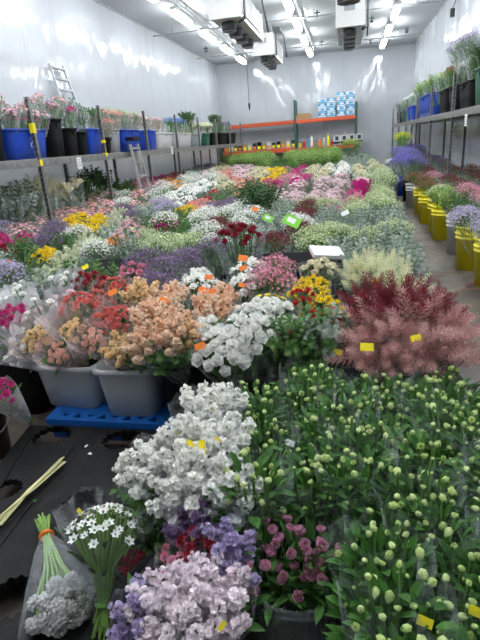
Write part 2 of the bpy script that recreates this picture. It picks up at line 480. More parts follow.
kind('lfill', 'limonium_bunch', 'pale lilac limonium', 'filler', 'lilac', 12, .16, .58, .075, leafS, 20, hazy)
kind('statice', 'statice_bunch', 'purple statice', 'filler', 'purple', 12, .15, .58, .08, leafS, 16, hazy)
kind('vstatice', 'statice_bunch', 'violet blue statice', 'filler', 'violet', 16, .2, .72, .085, leafM, 8, clear)
kind('silver', 'eucalyptus_bunch', 'silvery eucalyptus', 'spray', 'silver', 9, .14, .56, .085, leafS, 16, clear, 'foliage bunch')
kind('bright', 'foliage_bunch', 'bright green foliage', 'spray', 'bright', 11, .16, .6, .085, leafL, 14, None, 'foliage bunch')
kind('leafy', 'foliage_bunch', 'green leafy', 'spray', 'leafy', 11, .15, .56, .085, leafM, 16, clear, 'foliage bunch')
kind('deep', 'foliage_bunch', 'dark foliage', 'spray', 'deep', 10, .17, .78, .11, leafD, 18, None, 'foliage bunch')
kind('helle', 'hellebore_bunch', 'green budded hellebore', 'bud', 'budgreen', 18, .11, .50, .0125, leafH, 150, faint)
kind('mhelle', 'hellebore_bunch', 'mauve hellebore', 'cup', 'mauve', 6, .085, .42, .026, leafM, 26, None, centre=centreG)
kind('astp', 'astilbe_bunch', 'dusty pink astilbe', 'plume', 'dustpink', 18, .12, .54, .058, leafD, 8, clear)
kind('astw', 'astilbe_bunch', 'wine red astilbe', 'plume', 'wine', 14, .12, .62, .05, leafD, 8, clear)
kind('astc', 'astilbe_bunch', 'creamy white astilbe', 'plume', 'buttercream', 14, .12, .55, .052, leafM, 10, clear)
kind('dry', 'dried_grass_bunch', 'creamy dried grass', 'plume', 'cream', 12, .10, .72, .06, leafS, 6, hazy)
kind('brown', 'dried_flower_bunch', 'brown dried flower', 'filler', 'brown', 10, .14, .6, .08, leafD, 8, None)
kind('lily', 'lily_bunch', 'cream lily bud', 'lily', 'cream', 5, .09, .78, .05, leafM, 10, clear)
kind('star', 'star_flower_bunch', 'white star flower', 'star', 'white', 46, .12, .42, .018, leafD, 16, clear, centre=centreG)
kind('lime', 'lime_filler_bunch', 'lime yellow filler', 'filler', 'lime', 12, .18, .6, .09, leafL, 8, None)
kind('blueh', 'hydrangea_bunch', 'bright blue flower', 'filler', 'blue', 12, .17, .55, .085, leafD, 12, None)
kind('whyd', 'hydrangea_bunch', 'greenish white hydrangea', 'lump', 'ivory', 4, .13, .5, .085, leafM, 14, None)
kind('pinkmum', 'chrysanthemum_bunch', 'lilac pink chrysanthemum', 'daisy', 'helio', 18, .17, .50, .042, leafM, 12, hazy, centre=centreY)

MESH = {}


def bloom_mesh(key, lod, v):
    q = ('bloom', K[key]['bloom'], K[key]['col'], K[key]['centre'].name if K[key]['centre'] else '', lod, v)
    if q not in MESH:
        mb = BLOOM[K[key]['bloom']](random.Random(v * 7 + 3), lod)
        MESH[q] = (mb, mb.mesh('bloom', [pm(K[key]['col']), green, K[key]['centre'] or centreG]))
    return MESH[q]


def sleeve_mesh(r, h, mat, rnd, fan=1.12, base=.035, up=.05):
    mb = MB(); seg = 22; rows = 7; vs = []
    wob = [rnd.uniform(-1, 1) for _ in range(seg)]
    for i in range(rows + 1):
        u = i / rows; rr = base + (r * fan - base) * (u ** .8); z = h * .12 + (h * .88 + up) * u
        for k in range(seg):
            t = 2 * PI * k / seg
            q = rr * (1 + .07 * wob[k] * u + rnd.uniform(-.03, .03))
            vs.append((q * math.cos(t), q * math.sin(t), z + (wob[(k * 3) % seg] * .035 if i == rows else 0)))
    fs = [(i * seg + k, i * seg + (k + 1) % seg, (i + 1) * seg + (k + 1) % seg, (i + 1) * seg + k) for i in range(rows) for k in range(seg)]
    mb.add(vs, fs); return mb.mesh('sleeve', [mat], True)


def leaf(mb, rnd, base, d, ln, wd, M=None):
    """lance-shaped folded leaf from base in direction d, drooping"""
    base = Vector(base); d = Vector(d).normalized(); side = d.cross(Vector((0, 0, 1)))
    side = side.normalized() if side.length > .05 else Vector((1, 0, 0))
    up = side.cross(d); vs = []
    for i in range(4):
        u = i / 3; p = base + d * ln * u - Vector((0, 0, 1)) * ln * .22 * u * u
        wv = wd * math.sin(PI * (.1 + .85 * u)) if i < 3 else wd * .1
        vs += [p - side * wv + up * wv * .35, p, p + side * wv + up * wv * .35]
    mb.add(vs, [(i * 3 + j, i * 3 + j + 1, i * 3 + j + 4, i * 3 + j + 3) for i in range(3) for j in range(2)], 0)


def template(key, lod, v):
    """parts of a bunch: list of (part name, mesh, matrix)"""
    q = ('bunch', key, lod, v)
    if q in MESH: return MESH[q]
    k = K[key]; rnd = random.Random(hash((key.encode().hex(), 0)) if False else sum(map(ord, key)) * 31 + v)
    r, h, n = k['r'], k['h'], k['n']; parts = []; heads = []
    for i in range(n):
        rho = r * math.sqrt((i + .4) / n); a = i * 2.39996 + rnd.uniform(-.25, .25)
        z = h + .35 * r * (1 - (rho / r) ** 2) * 1.6 + rnd.uniform(-.014, .014) * (3 if k['bloom'] in ('plume', 'spray', 'lily', 'bud') else 1)
        sp = 1.3 if k['bloom'] in ('plume',) else .75
        d = Vector((math.cos(a) * rho / r * sp, math.sin(a) * rho / r * sp, 1.0)) + Vector((rnd.uniform(-.2, .2), rnd.uniform(-.2, .2), 0))
        if key == 'helle':
            d = Vector((rnd.uniform(-.9, .9), rnd.uniform(-.9, .9), rnd.uniform(.2, 1))); z -= rnd.uniform(0, .05)
        M = TR(rho * math.cos(a), rho * math.sin(a), z) @ face(d, rnd.random() * 6, k['size'] * (rnd.uniform(.85, 1.15) if key != 'helle' else rnd.choice((.55, .7, .9, 1.0, 1.25))))
        heads.append((M, i % 3))
    st = MB()
    for M, _ in heads:
        p = M.translation; b = Vector((p.x * .18, p.y * .18, .0)); mid = Vector((p.x * .35, p.y * .35, h * .45))
        st.tube([b, mid, p], .0035 if r < .1 else .0045, 3, 0, cap=False)
    parts.append(('stems', st.mesh('stems', [green]), None))
    lf = MB()
    for i in range(k['ln']):
        a = rnd.uniform(0, 2 * PI); rho = r * math.sqrt(rnd.random()) * .95; z = h * rnd.uniform(.62, .97)
        if key == 'helle': z = h * rnd.uniform(.74, 1.0); rho = r * math.sqrt(rnd.random()) * 1.08
        d = Vector((math.cos(a) * rnd.uniform(.3, 1.1), math.sin(a) * rnd.uniform(.3, 1.1), rnd.uniform(.35, 1.3)))
        leaf(lf, rnd, (rho * math.cos(a), rho * math.sin(a), z), d, rnd.uniform(.07, .12) * (1.25 if r > .15 else 1) * (.62 if key == 'helle' else 1), rnd.uniform(.009, .016) * (.82 if key == 'helle' else 1))
    parts.append(('leaves', lf.mesh('leaves', [k['lm']]), None))
    if lod == 2:
        for M, j in heads: parts.append(('bloom', bloom_mesh(key, 1, j)[1], M))
    else:
        allb = MB()
        for M, j in heads: allb.merge(bloom_mesh(key, lod, j)[0], M)
        parts.append(('flower_heads', allb.mesh('flower_heads', [pm(k['col']), green, k['centre'] or centreG]), None))
    if k['sl']: parts.append(('sleeve', sleeve_mesh(r, h, k['sl'], rnd, 1.5 if key in ('ranun', 'ranunp') else 1.12, .035, .09 if key in ('ranun', 'ranunp') else .045), None))
    MESH[q] = parts; return parts


BUNCHES = []


def bunch(key, x, y, z=0.0, tilt=(0, 0), s=1.0, lod=None, label=None, group=None, sleeve=None, rz=None):
    if lod is None: lod = 2 if y < 3.4 else (1 if y < 8 else 0)
    k = K[key]; parts = template(key, lod, RND.randrange(3 if y < 6 else 2))
    root = empty(k['name'], (x, y, z)); root.rotation_euler = (tilt[0], tilt[1], RND.uniform(0, 6.28) if rz is None else rz)
    if tilt != (0, 0):
        root.rotation_euler = (Euler((tilt[0], tilt[1], 0)).to_matrix() @ Matrix.Rotation(root.rotation_euler.z, 3, 'Z')).to_euler()
    root.scale = (s, s, s)
    for nm, me, M in parts:
        c = link(nm, me, root, M)
        if nm == 'sleeve' and sleeve is not None:
            c.material_slots[0].link = 'OBJECT'; c.material_slots[0].material = sleeve
    tag(root, label, k['cat'], group)
    top = Vector((x, y, z)) + root.rotation_euler.to_matrix() @ Vector((0, 0, k['h'] * s))
    BUNCHES.append((root, top, key)); return root


# ------------------------------------------------------------------ shared materials
galv = solid('galvanised_steel', (.20, .20, .20), .42, .55, (.32, .32, .31), 14)
galv2 = solid('shelf_board', (.22, .215, .205), .6, .2, (.33, .32, .30), 5)
blackp = solid('black_plastic', (.006, .0065, .008), .6, spec=.2)
blackd = solid('black_pallet', (.004, .004, .0045), .62, 0, (.012, .0115, .011), 9, spec=.22, bump=.25, bscale=60)
bluep = solid('blue_plastic', (.008, .055, .42), .38)
bluepal = solid('blue_pallet', (.008, .10, .38), .45)
greenp = solid('green_plastic', (.01, .10, .055), .45)
yellowp = solid('yellow_plastic', (.84, .72, .008), .42)
whitep = solid('white_plastic', (.55, .56, .56), .4)
greyp = solid('grey_bin', (.30, .32, .34), .4)
orange = solid('rack_orange', (.62, .085, .022), .5)
rackgreen = solid('rack_green', (.03, .09, .07), .5)
alu = solid('aluminium', (.50, .50, .50), .35, .7)
cardb = solid('cardboard', (.36, .22, .11), .8)
white_tag = solid('white_card', (.80, .80, .80), .6)
print_grey = solid('grey_print', (.12, .12, .13), .6)
yel_tag = solid('yellow_card', (.88, .72, .01), .6)
or_tag = solid('orange_card', (.90, .22, .02), .6)
gr_tag = solid('green_card', (.20, .62, .03), .6)
cabinet = solid('cooler_casing', (.62, .62, .60), .35)
dark = solid('dark_grille', (.02, .022, .026), .5)
pipe = solid('pipe_grey', (.35, .36, .37), .45)
cart_b = solid('carton_blue', (.04, .30, .55), .6)
cart_w = solid('carton_white', (.66, .70, .74), .6)


def clear_bin_mat():
    m, nt, o = new_mat('cloudy_bin'); L = nt.links.new
    t = N(nt, 'ShaderNodeBsdfTransparent'); t.inputs[0].default_value = (.85, .88, .9, 1)
    p = N(nt, 'ShaderNodeBsdfPrincipled'); p.inputs['Base Color'].default_value = (.60, .63, .65, 1); p.inputs['Roughness'].default_value = .3
    s = N(nt, 'ShaderNodeMixShader'); s.inputs[0].default_value = .72
    L(t.outputs[0], s.inputs[1]); L(p.outputs[0], s.inputs[2]); L(s.outputs[0], o.inputs[0]); return m


cloudy = clear_bin_mat()

# ------------------------------------------------------------------ room shell
XL, XR, YB, YF, ZC = -6.2, 2.95, 25.8, -3.0, 5.2
wallM = wall_mat('glossy_wall_panel', (.455, .475, .505), .55, .10)
wallR = wall_mat('glossy_wall_panel_right', (.455, .475, .505), .55, .10)
ceilM = wall_mat('ceiling_panel', (.47, .485, .51), .12, .6, 1.15)
floorM = floor_mat()


def shell(name, x0, x1, y0, y1, z0, z1, m):
    b = MB(); b.box(x0, x1, y0, y1, z0, z1); return tag(b.build(name, m), kind='structure')


shell('floor', XL - .2, XR + .2, YF - .2, YB + .2, -.2, 0, floorM)
shell('ceiling', XL - .2, XR + .2, YF - .2, YB + .2, ZC, ZC + .2, ceilM)
shell('wall_left', XL - .2, XL, YF - .2, YB + .2, 0, ZC, wallM)
shell('wall_right', XR, XR + .2, YF - .2, YB + .2, 0, ZC, wallR)
shell('wall_back', XL, XR, YB, YB + .2, 0, ZC, wallM)
shell('wall_front', XL, XR, YF - .2, YF, 0, ZC, wallM)
shell('trim_1', XL, XL + .03, YF, YB, ZC - .03, ZC, pipe)
shell('trim_2', XL, XR, YB - .03, YB, ZC - .03, ZC, pipe)
shell('trim_3', XR - .03, XR, YF, YB, ZC - .03, ZC, pipe)

# ------------------------------------------------------------------ ceiling lights
tubeM = emit('lit_diffuser', (.93, .97, 1), TUBE)
ROWN = {-4.5: 'left row above the left shelving', -1.55: 'middle row', 1.45: 'right row above the aisle'}
ORD = ['first', 'second', 'third', 'fourth', 'fifth', 'sixth', 'seventh', 'eighth', 'ninth', 'tenth', 'eleventh', 'twelfth']


def ordi(i): return ORD[i] if i < 12 else 'number %d' % (i + 1)


lights = {}
for x in (-4.5, -1.55, 1.45):
    ys = [23.5 - 2.8 * k for k in range(9)]
    for k, yy in enumerate(ys):
        root = empty('ceiling_light', (x, yy, 4.9))
        b = MB(); b.box(-.08, .08, -.75, .75, .11, .17); b.box(-.09, .09, -.77, .77, .09, .115); b.build('housing', cabinet, root)
        b = MB(); prof = [(-.085, .095), (-.10, .05), (-.07, -.02), (.07, -.02), (.10, .05), (.085, .095)]
        vs = [(px, -.72, pz) for px, pz in prof] + [(px, .72, pz) for px, pz in prof]
        b.add(vs, [(i, i + 1, i + 7, i + 6) for i in range(5)] + [(0, 6, 11, 5), (0, 5, 4, 3, 2, 1), (6, 7, 8, 9, 10, 11)])
        b.build('diffuser', tubeM, root)
        b = MB(); b.tube([(0, -.5, .16), (0, -.5, .3)], .012, 5); b.tube([(0, .5, .16), (0, .5, .3)], .012, 5); b.build('hanger', pipe, root)
        tag(root, '%s lit white tube fixture from the back wall, %s' % (ordi(k), ROWN[x]), 'ceiling light', 'fluorescent fixtures in the ' + ROWN[x])
for x, nm in ((-4.5, 'left'), (-1.55, 'middle'), (1.45, 'right')):
    b = MB(); b.tube([(x + .16, -1, 5.1), (x + .16, 25.7, 5.1)], .022, 6)
    for yy in range(0, 25, 3): b.box(x + .13, x + .19, yy, yy + .04, 5.08, 5.19)
    tag(b.build('conduit', pipe), 'thin grey conduit running beside the %s row of ceiling lights' % nm, 'conduit')
for i, (yy, t) in enumerate(((17.2, 'nearer'), (22.3, 'farther'))):
    b = MB(); b.tube([(XL + .05, yy, 5.02), (XR - .05, yy + .3, 5.02)], .022, 6)
    for q in range(6): b.tube([(XL + .7 + q * 1.5, yy + .05 * q, 5.02), (XL + .7 + q * 1.5, yy + .05 * q, 5.2)], .01, 5)
    tag(b.build('ceiling_pipe', pipe), 'thin pipe crossing the ceiling from wall to wall, the %s one' % t, 'pipe')
for i in range(9):
    x, y = (-.9, 0.8, 1.0, -3.6, -1.0, 2.2, -5.4, -3.7, .95)[i], (17.5, 19.3, 16, 20, 22.6, 22, 21, 23.8, 23.5)[i]
    b = MB(); b.lathe([(.02, 5.2), (.02, 5.08), (.06, 5.05), (.06, 5.02), (0, 5.0)], 8)
    b.box(-.09, .09, -.012, .012, 5.12, 5.15); o = b.build('sprinkler_head', dark); o.location = (x, y, 0)
    tag(o, 'small dark sprinkler head hanging from the pale ceiling', 'sprinkler', 'sprinkler heads on the ceiling')


# ------------------------------------------------------------------ evaporator units
def cooler(x0, x1, y0, y1, z0, label):
    root = empty('ceiling_cooler', ((x0 + x1) / 2, y0, z0)); W = (x1 - x0) / 2; Ln = y1 - y0; H = 4.95 - z0
    b = MB(); b.box(-W, W, 0, Ln, 0, H); b.box(-W - .02, W + .02, -.02, .04, -.02, H + .02); b.box(-W - .02, W + .02, Ln - .04, Ln + .02, -.02, H + .02)
    b.build('casing', cabinet, root)
    b = MB(); b.box(W + .005, W + .03, .25, Ln - .2, .1, H - .05)
    for k in range(14): b.box(W + .03, W + .045, .3 + k * (Ln - .55) / 14, .32 + k * (Ln - .55) / 14, .1, H - .05)
    b.build('coil_guard', pipe, root)
    b = MB(); b.box(-.16, .12, -.035, -.021, H * .55, H * .8); b.build('nameplate', greyp, root)
    for k in range(4):
        cy = Ln * (.14 + .24 * k); f = MB()
        f.lathe([(W * .50, 0), (W * .52, -.09), (W * .47, -.16), (W * .1, -.18), (0, -.18)], 20, 0, TR(-.02, cy, -.02))
        g = MB()
        for q in range(3): g.lathe([(W * (.2 + .13 * q), -.185), (W * (.22 + .13 * q), -.195), (W * (.24 + .13 * q), -.185)], 20, 0, TR(-.02, cy, -.02))
        fo = f.build('fan', dark, root); g.build('fan_guard', pipe, fo)
    b = MB(); b.tube([(W + .1, .1, H), (W + .1, .1, -.05), (W - .05, .12, -.1), (W + .02, .3, .02)], .03, 7)
    b.tube([(W + .18, .4, H + .2), (W + .18, Ln * .7, H + .2), (W + .18, Ln, .2)], .025, 7); b.build('pipework', dark, root)
    b = MB()
    for sx in (-W + .05, W - .05):
        for sy in (.1, Ln - .1): b.tube([(sx, sy, H), (sx, sy, 5.2 - z0)], .012, 5)
    b.build('hanger', pipe, root)
    tag(root, label, 'cooling unit'); return root


cooler(-3.1, -2.4, 12.7, 16.0, 4.3, 'white cooling unit with four dark fans, nearest one left of the middle lights')
cooler(-3.1, -2.45, 18.6, 21.2, 4.33, 'white cooling unit with dark fans hanging nearer the back wall, left of middle lights')
cooler(-.28, .45, 15.4, 18.4, 4.3, 'white cooling unit with dark fans between the middle and right light rows')
cooler(-.45, .55, 10.2, 12.7, 4.4, 'white cooling unit cut by the top edge of the photo, right of middle lights')
b = MB(); b.box(-.06, .06, -.05, .05, 0, .2); b.tube([(0, 0, .2), (.15, 0, .6), (.4, .1, 1.0)], .012, 5)
o = b.build('security_camera', dark); o.location = at(452, 17, x=2.8); tag(o, 'small dark device on a bent arm by the right wall', 'camera')
b = MB(); b.tube([(-4.0, 22, 5.2), (-4.0, 22, 3.1)], .012, 5); b.lathe([(.04, 3.1), (.05, 3.0), (.02, 2.85), (0, 2.8)], 8, 0, TR(-4.0, 22, 0))
tag(b.build('hanging_cord', dark), 'thin dark cord hanging from the ceiling in front of the back wall', 'cord')


# ------------------------------------------------------------------ shelving
UPS = {}


def upright(mb, x, y, z1, w=.055):
    mb.box(x - w / 2, x + w / 2, y - .004, y + .004, 0, z1); mb.box(x - w / 2, x - w / 2 + .008, y - .03, y + .03, 0, z1)
    mb.box(x + w / 2 - .008, x + w / 2, y - .03, y + .03, 0, z1)
    z = .1
    while z < z1 - .05: mb.box(x - .008, x + .008, y - .033, y - .0045, z, z + .03, 1); z += .075
    mb.box(x - .05, x + .05, y - .05, y + .05, 0, .012)


def shelving(name, xf, xb, ys, zt, ztop, label):
    root = empty(name, ((xf + xb) / 2, ys[0], 0)); ox, oy = root.location.x, root.location.y
    for y in ys:
        for x in (xf, xb):
            b = MB(); upright(b, x - ox, y - oy, ztop); UPS[(x, round(y, 2))] = b.build('upright', [galv, dark], root)
    for y0, y1 in zip(ys[:-1], ys[1:]):
        b = MB()
        for x in (xf, xb): b.box(x - ox - .025, x - ox + .025, y0 - oy + .03, y1 - oy - .03, zt - .12, zt - .02)
        b.build('beam', galv, root)
        b = MB(); b.box(min(xf, xb) - ox, max(xf, xb) - ox, y0 - oy + .005, y1 - oy - .005, zt - .02, zt)
        b.build('shelf_board', galv2, root)
    tag(root, label, 'shelving'); return root


LY = [4.86 + 2.24 * k for k in range(9)]
shL = shelving('storage_shelving', -4.6, -5.5, LY, 1.56, 2.42, 'long grey steel shelving along the left wall holding flower bins')
RY = [8.2, 10.9, 13.6, 16.3, 19.0, 21.7, 24.4]
shR = shelving('storage_shelving', 2.0, 2.8, RY, 1.84, 2.5, 'long grey steel shelving along the right wall above the yellow buckets')
for i, (px, py, xx) in enumerate(((79, 161, -4.57), (-10, 170, -4.57), (172, 149, -4.57), (466, 118, 1.97))):
    if i == 1: continue
    p = at(px, py, x=xx); b = MB(); s = 1 if xx < 0 else -1
    b.box(-.003, .003, -.075, .075, -.13, .06)
    for k in range(4): b.box(.003 * s - .001, .003 * s + .001, -.05, .045, -.09 + k * .035, -.08 + k * .035, 1)
    o = b.build('shelf_label', [white_tag, print_grey], shL if xx < 0 else shR)
    o.location = p - (shL if xx < 0 else shR).location
# yellow tape on the nearest upright
for y, z, dz in ((7.1, 1.92, .14), (7.1, 1.45, .09), (9.34, 1.75, .05), (9.34, 1.5, .07)):
    b = MB(); b.box(-.033, .033, -.036, .034, 0, dz); o = b.build('tape', yel_tag, UPS[(-4.6, round(y, 2))]); o.location = Vector((-4.6, y, z)) - shL.location

# back rack
rack = empty('pallet_rack', (-2.38, 25.2, 0))
for x in (0, 2.8):
    for yy in (-.35, .35):
        b = MB(); b.box(x - .05, x + .05, yy - .04, yy + .04, 0, 3.25 if x == 0 else 2.95); b.box(x - .08, x + .08, yy - .06, yy + .06, 0, .02); b.build('upright', rackgreen, rack)
    b = MB()
    for k in range(4): b.tube([(x, -.33, .3 + k * .7), (x, .33, .6 + k * .7)], .015, 5)
    b.build('brace', rackgreen, rack)
for yy in (-.35, .35):
    b = MB(); b.box(-3.7, 2.8, yy - .03, yy + .03, 2.24, 2.38); b.build('beam', orange, rack)
    b = MB(); b.box(-3.7, -.05, yy - .03, yy + .03, 1.0, 1.18); b.build('beam', orange, rack)
    b = MB(); b.box(.05, 2.75, yy - .03, yy + .03, 1.0, 1.13); b.build('beam', orange, rack)
for x0, x1, z in ((-3.7, -.05, 1.18), (.05, 2.75, 1.13), (-3.7, 2.8, 2.38)):
    b = MB(); b.box(x0, x1, -.35, .35, z, z + .02); b.build('shelf_board', galv2, rack)
for yy in (-.35, .35):
    b = MB(); b.box(-3.75, -3.65, yy - .04, yy + .04, 0, 2.45); b.build('upright', rackgreen, rack)
tag(rack, 'pallet rack with orange beams and green uprights against the back wall', 'rack')


def simple_box(name, x, y, z, sx, sy, sz, mats, label, cat, group=None, band=True):
    root = empty(name, (x, y, z)); b = MB(); b.box(-sx / 2, sx / 2, -sy / 2, sy / 2, 0, sz); b.build('carton_body', mats[0], root)
    if band:
        b = MB(); b.box(-sx / 2 - .003, sx / 2 + .003, -sy / 2 - .004, sy / 2 + .004, sz * .08, sz * .34); b.box(-sx * .2, sx * .3, -sy / 2 - .006, -sy / 2 - .004, sz * .45, sz * .85)
        b.build('printed_band', mats[1], root)
    tag(root, label, cat, group)


cols = [(-1.12, 4), (-.71, 4), (-.26, 5), (.15, 5)]
for ci, (cx, n) in enumerate(cols):
    for k in range(n):
        simple_box('carton', cx, 25.1, 2.4 + k * .2, .36, .5, .19, [cart_w, cart_b] if (k + ci) % 2 else [cart_b, cart_w],
                   'blue and white carton, %s up in the %s stack from the left on the rack' % (ordi(k), ordi(ci)), 'carton', 'blue and white cartons stacked on the rack')
for q, (cx, wd) in enumerate(((-2.0, .38), (-2.2 - .75 + .4, .0), (-1.8 + .12, .0))):
    if wd: simple_box('cardboard_box', cx, 25.1, 2.4, .8, .5, .17, [cardb, cart_w], 'flat brown cardboard box beside the upright on top of the rack', 'box', None, False)
simple_box('cardboard_box', -2.0, 25.1, 2.571, .55, .4, .07, [cardb, cart_w], 'thin brown cardboard box lying on the flat box on the rack', 'box', None, False)
simple_box('cardboard_box', -1.0 - .75 + .0, 25.12, 1.16, .4, .4, .3, [cardb, cart_w], 'brown cardboard box on the lower shelf at the back', 'box', None, False)
colorsq = [yellowp, or_tag, white_tag, solid('red_plastic', (.5, .02, .02), .5), whitep, cardb, cart_b]
for i in range(15):
    x = -5.8 + i * .235; root = empty('vase_carton', (x, 24.95, 1.2)); h = .26 + .1 * ((i * 7) % 5) / 5
    b = MB(); b.box(-.09, .09, -.09, .09, 0, h); b.build('carton_body', [cardb, whitep, dark, blackp][i % 4], root)
    b = MB(); b.box(-.07, .07, -.096, -.09, .02, .15); b.build('yellow_label' if i % 3 else 'label', yel_tag if i % 3 else or_tag, root)
    tag(root, 'small carton with a bright label on the orange shelf, %s from the left' % ordi(i) if i < 12 else 'small carton with a bright label on the orange shelf, %s from the green upright' % ordi(14 - i), 'carton', 'small labelled cartons on the lower orange shelf')
for i in range(13):
    x = -2.2 + i * .19; m = colorsq[(i * 3) % 7]; root = empty('supply_bottle', (x, 24.95, 1.15)); h = .22 + .09 * ((i * 5) % 4)
    b = MB(); b.lathe([(.06, 0), (.065, .02), (.065, h * .7), (.03, h * .85), (.03, h)], 10); b.build('bottle_body', m, root)
    b = MB(); b.lathe([(.035, h), (.035, h + .04), (0, h + .045)], 8); b.build('cap', whitep if i % 2 else dark, root)
    tag(root, 'small colourful supply bottle on the lower rack shelf, %s right of the green upright' % ordi(i) if i < 12 else 'small colourful supply bottle on the lower rack shelf beside the white tubs', 'bottle', 'supply bottles on the lower rack shelf')
for i in range(4):
    simple_box('storage_tub', .0 - .9 + .34 * i + .42, 25.0, 1.16 if i != 9 else 1.3, .3, .4, .42, [whitep, dark], 'white tub with dark band on the lower rack shelf, %s from the left' % ordi(i), 'tub', 'white tubs on the lower rack shelf')


# ------------------------------------------------------------------ containers
def tub_mesh(w, d, h, taper=.86, rim=.018, t=.008, seg=32):
    """tapered rectangular bin with rounded corners, outer lip and inner wall"""
    mb = MB()
    def ring(sx, sy, z):
        out = []
        for k in range(seg):
            a = 2 * PI * k / seg; q = (abs(math.cos(a)) ** 7 + abs(math.sin(a)) ** 7) ** (-1 / 7)
            out.append((sx / 2 * q * math.cos(a), sy / 2 * q * math.sin(a), z))
        return out
    P = [(taper, 0), (taper + (1 - taper) * .5, h * .5), (.985, h * .86), (1.0, h - .03), ]
    rings = [ring(w * a, d * a, z) for a, z in P] + [ring(w + rim * 2, d + rim * 2, h - .03), ring(w + rim * 2, d + rim * 2, h), ring(w - t, d - t, h),
             ring(w * taper - t, d * taper - t, .012)]
    n = len(rings); vs = [v for r in rings for v in r]
    fs = [(i * seg + k, i * seg + (k + 1) % seg, (i + 1) * seg + (k + 1) % seg, (i + 1) * seg + k) for i in range(n - 1) for k in range(seg)]
    fs += [tuple(range(seg))[::-1], tuple((n - 1) * seg + k for k in range(seg))]
    mb.add(vs, fs); return mb


def bin_at(name, x, y, z, w, d, h, mat, label, cat='bin', group=None, mark=False, rz=0):
    root = empty(name, (x, y, z), rz)
    body = tub_mesh(w, d, h).build('bin_body', mat, root, True)
    b = MB()
    for sx in (-1, 1): b.box(sx * (w / 2 + .012) - .012, sx * (w / 2 + .012) + .012, -.06, .06, h * .78, h * .88)
    b.build('handle', mat, root)
    if mark:      # pale curl printed on the side facing the aisle
        b = MB(); pts = [(w / 2 * .95 + .006, .07 * math.cos(a) * .6, h * .45 + .04 * math.sin(a)) for a in [k * .5 for k in range(9)]]
        b.tube(pts, .006, 4); b.build('logo', white_tag, body)
    return tag(root, label, cat, group)


def round_bucket(name, x, y, z, r, h, mat, label, cat='bucket', group=None, handle=True, bands=True):
    k = ('bucket', round(r, 3), round(h, 3), mat.name, bands)
    if k not in MESH:
        b = MB(); pr = [(r * .84, 0), (r * .94, h * .72)]
        if bands: pr += [(r * 1.03, h * .73), (r * 1.03, h * .75), (r * .95, h * .76), (r * .96, h * .82), (r * 1.05, h * .83), (r * 1.05, h * .85), (r * .97, h * .86)]
        pr += [(r * .98, h - .02), (r * 1.06, h - .018), (r * 1.06, h), (r * .96, h), (r * .82, .015)]
        b.lathe(pr, 28); MESH[k] = b.mesh('bucket_body', [mat], True)
        b = MB(); b.tube([(r * 1.05 * math.cos(a), r * 1.05 * math.sin(a), h * .84 - .13 * math.sin(a / 1.0 if 0 <= a <= PI else 0)) for a in [PI * q / 12 for q in range(13)]], .003, 4)
        MESH[k + ('h',)] = b.mesh('handle', [pipe])
    root = empty(name, (x, y, z)); link('bucket_body', MESH[k], root)
    if handle: c = link('handle', MESH[k + ('h',)], root); c.rotation_euler.z = RND.uniform(0, 6)
    return tag(root, label, cat, group)


# bins on the left shelf:  px span -> y span at the shelf's front
def ly(px): return at(px, 132 - px * .045, x=-4.69).y
LB = [(-22, 8, blackp, .55, 'tall black bin at the left picture edge on the shelf', 'pinkmum'),
      (9, 50, bluep, .43, 'wide blue bin with a pale curl mark behind the first shelf upright', 'pinkmum'),
      (52, 66, blackp, .60, 'tall black bin right of the wide blue bin on the left shelf', 'pinkmum'),
      (68, 79, blackp, .46, 'black bin in the middle of the first full shelf bay', 'carn'),
      (80, 88, blackp, .40, 'black bin just left of the narrow blue bin', 'silver'),
      (89, 103, bluep, .46, 'narrow blue bin left of the second shelf upright', 'leafy'),
      (105, 111, blackp, .30, 'small black bin beside the second shelf upright', 'srose'),
      (112, 121, greyp, .46, 'silvery grey bin on the left shelf beneath pink flowers', 'srose'),
      (122, 141, bluep, .46, 'blue bin on the left shelf above the ladder', 'gwfill'),
      (148, 157, bluep, .46, 'small blue bin right of the third shelf upright', 'whyd'),
      (158, 173, whitep, .40, 'large white bin on the left shelf beside the fourth upright', 'prose'),
      (177, 192, whitep, .40, 'white bin on the left shelf under the blue flowers', 'blueh'),
      (193, 202, greyp, .38, 'pale grey bin right of the white bin with blue flowers', 'deep'),
      (204, 210, greenp, .40, 'dark green bin toward the far end of the left shelf', 'whyd'),
      (211, 218, blackp, .42, 'black bin near the far end of the left shelf, under white flowers', 'whyd'),
      (219, 227, blackp, .42, 'black bin second from the far end of the left shelf', 'deep'),
      (228, 236, blackp, .42, 'black bin at the far end of the left shelf', 'statice')]
LSH = ['left edge black bin', 'wide blue bin', 'tallest black bin', 'second black bin', 'third black bin', 'narrow blue bin', 'small black bin', 'silvery grey bin', 'blue bin above the ladder', 'small blue bin', 'large white bin', 'white bin of blue flowers', 'pale grey bin', 'far dark green bin', 'far black bin under white flowers', 'second last black bin', 'farthest black bin']
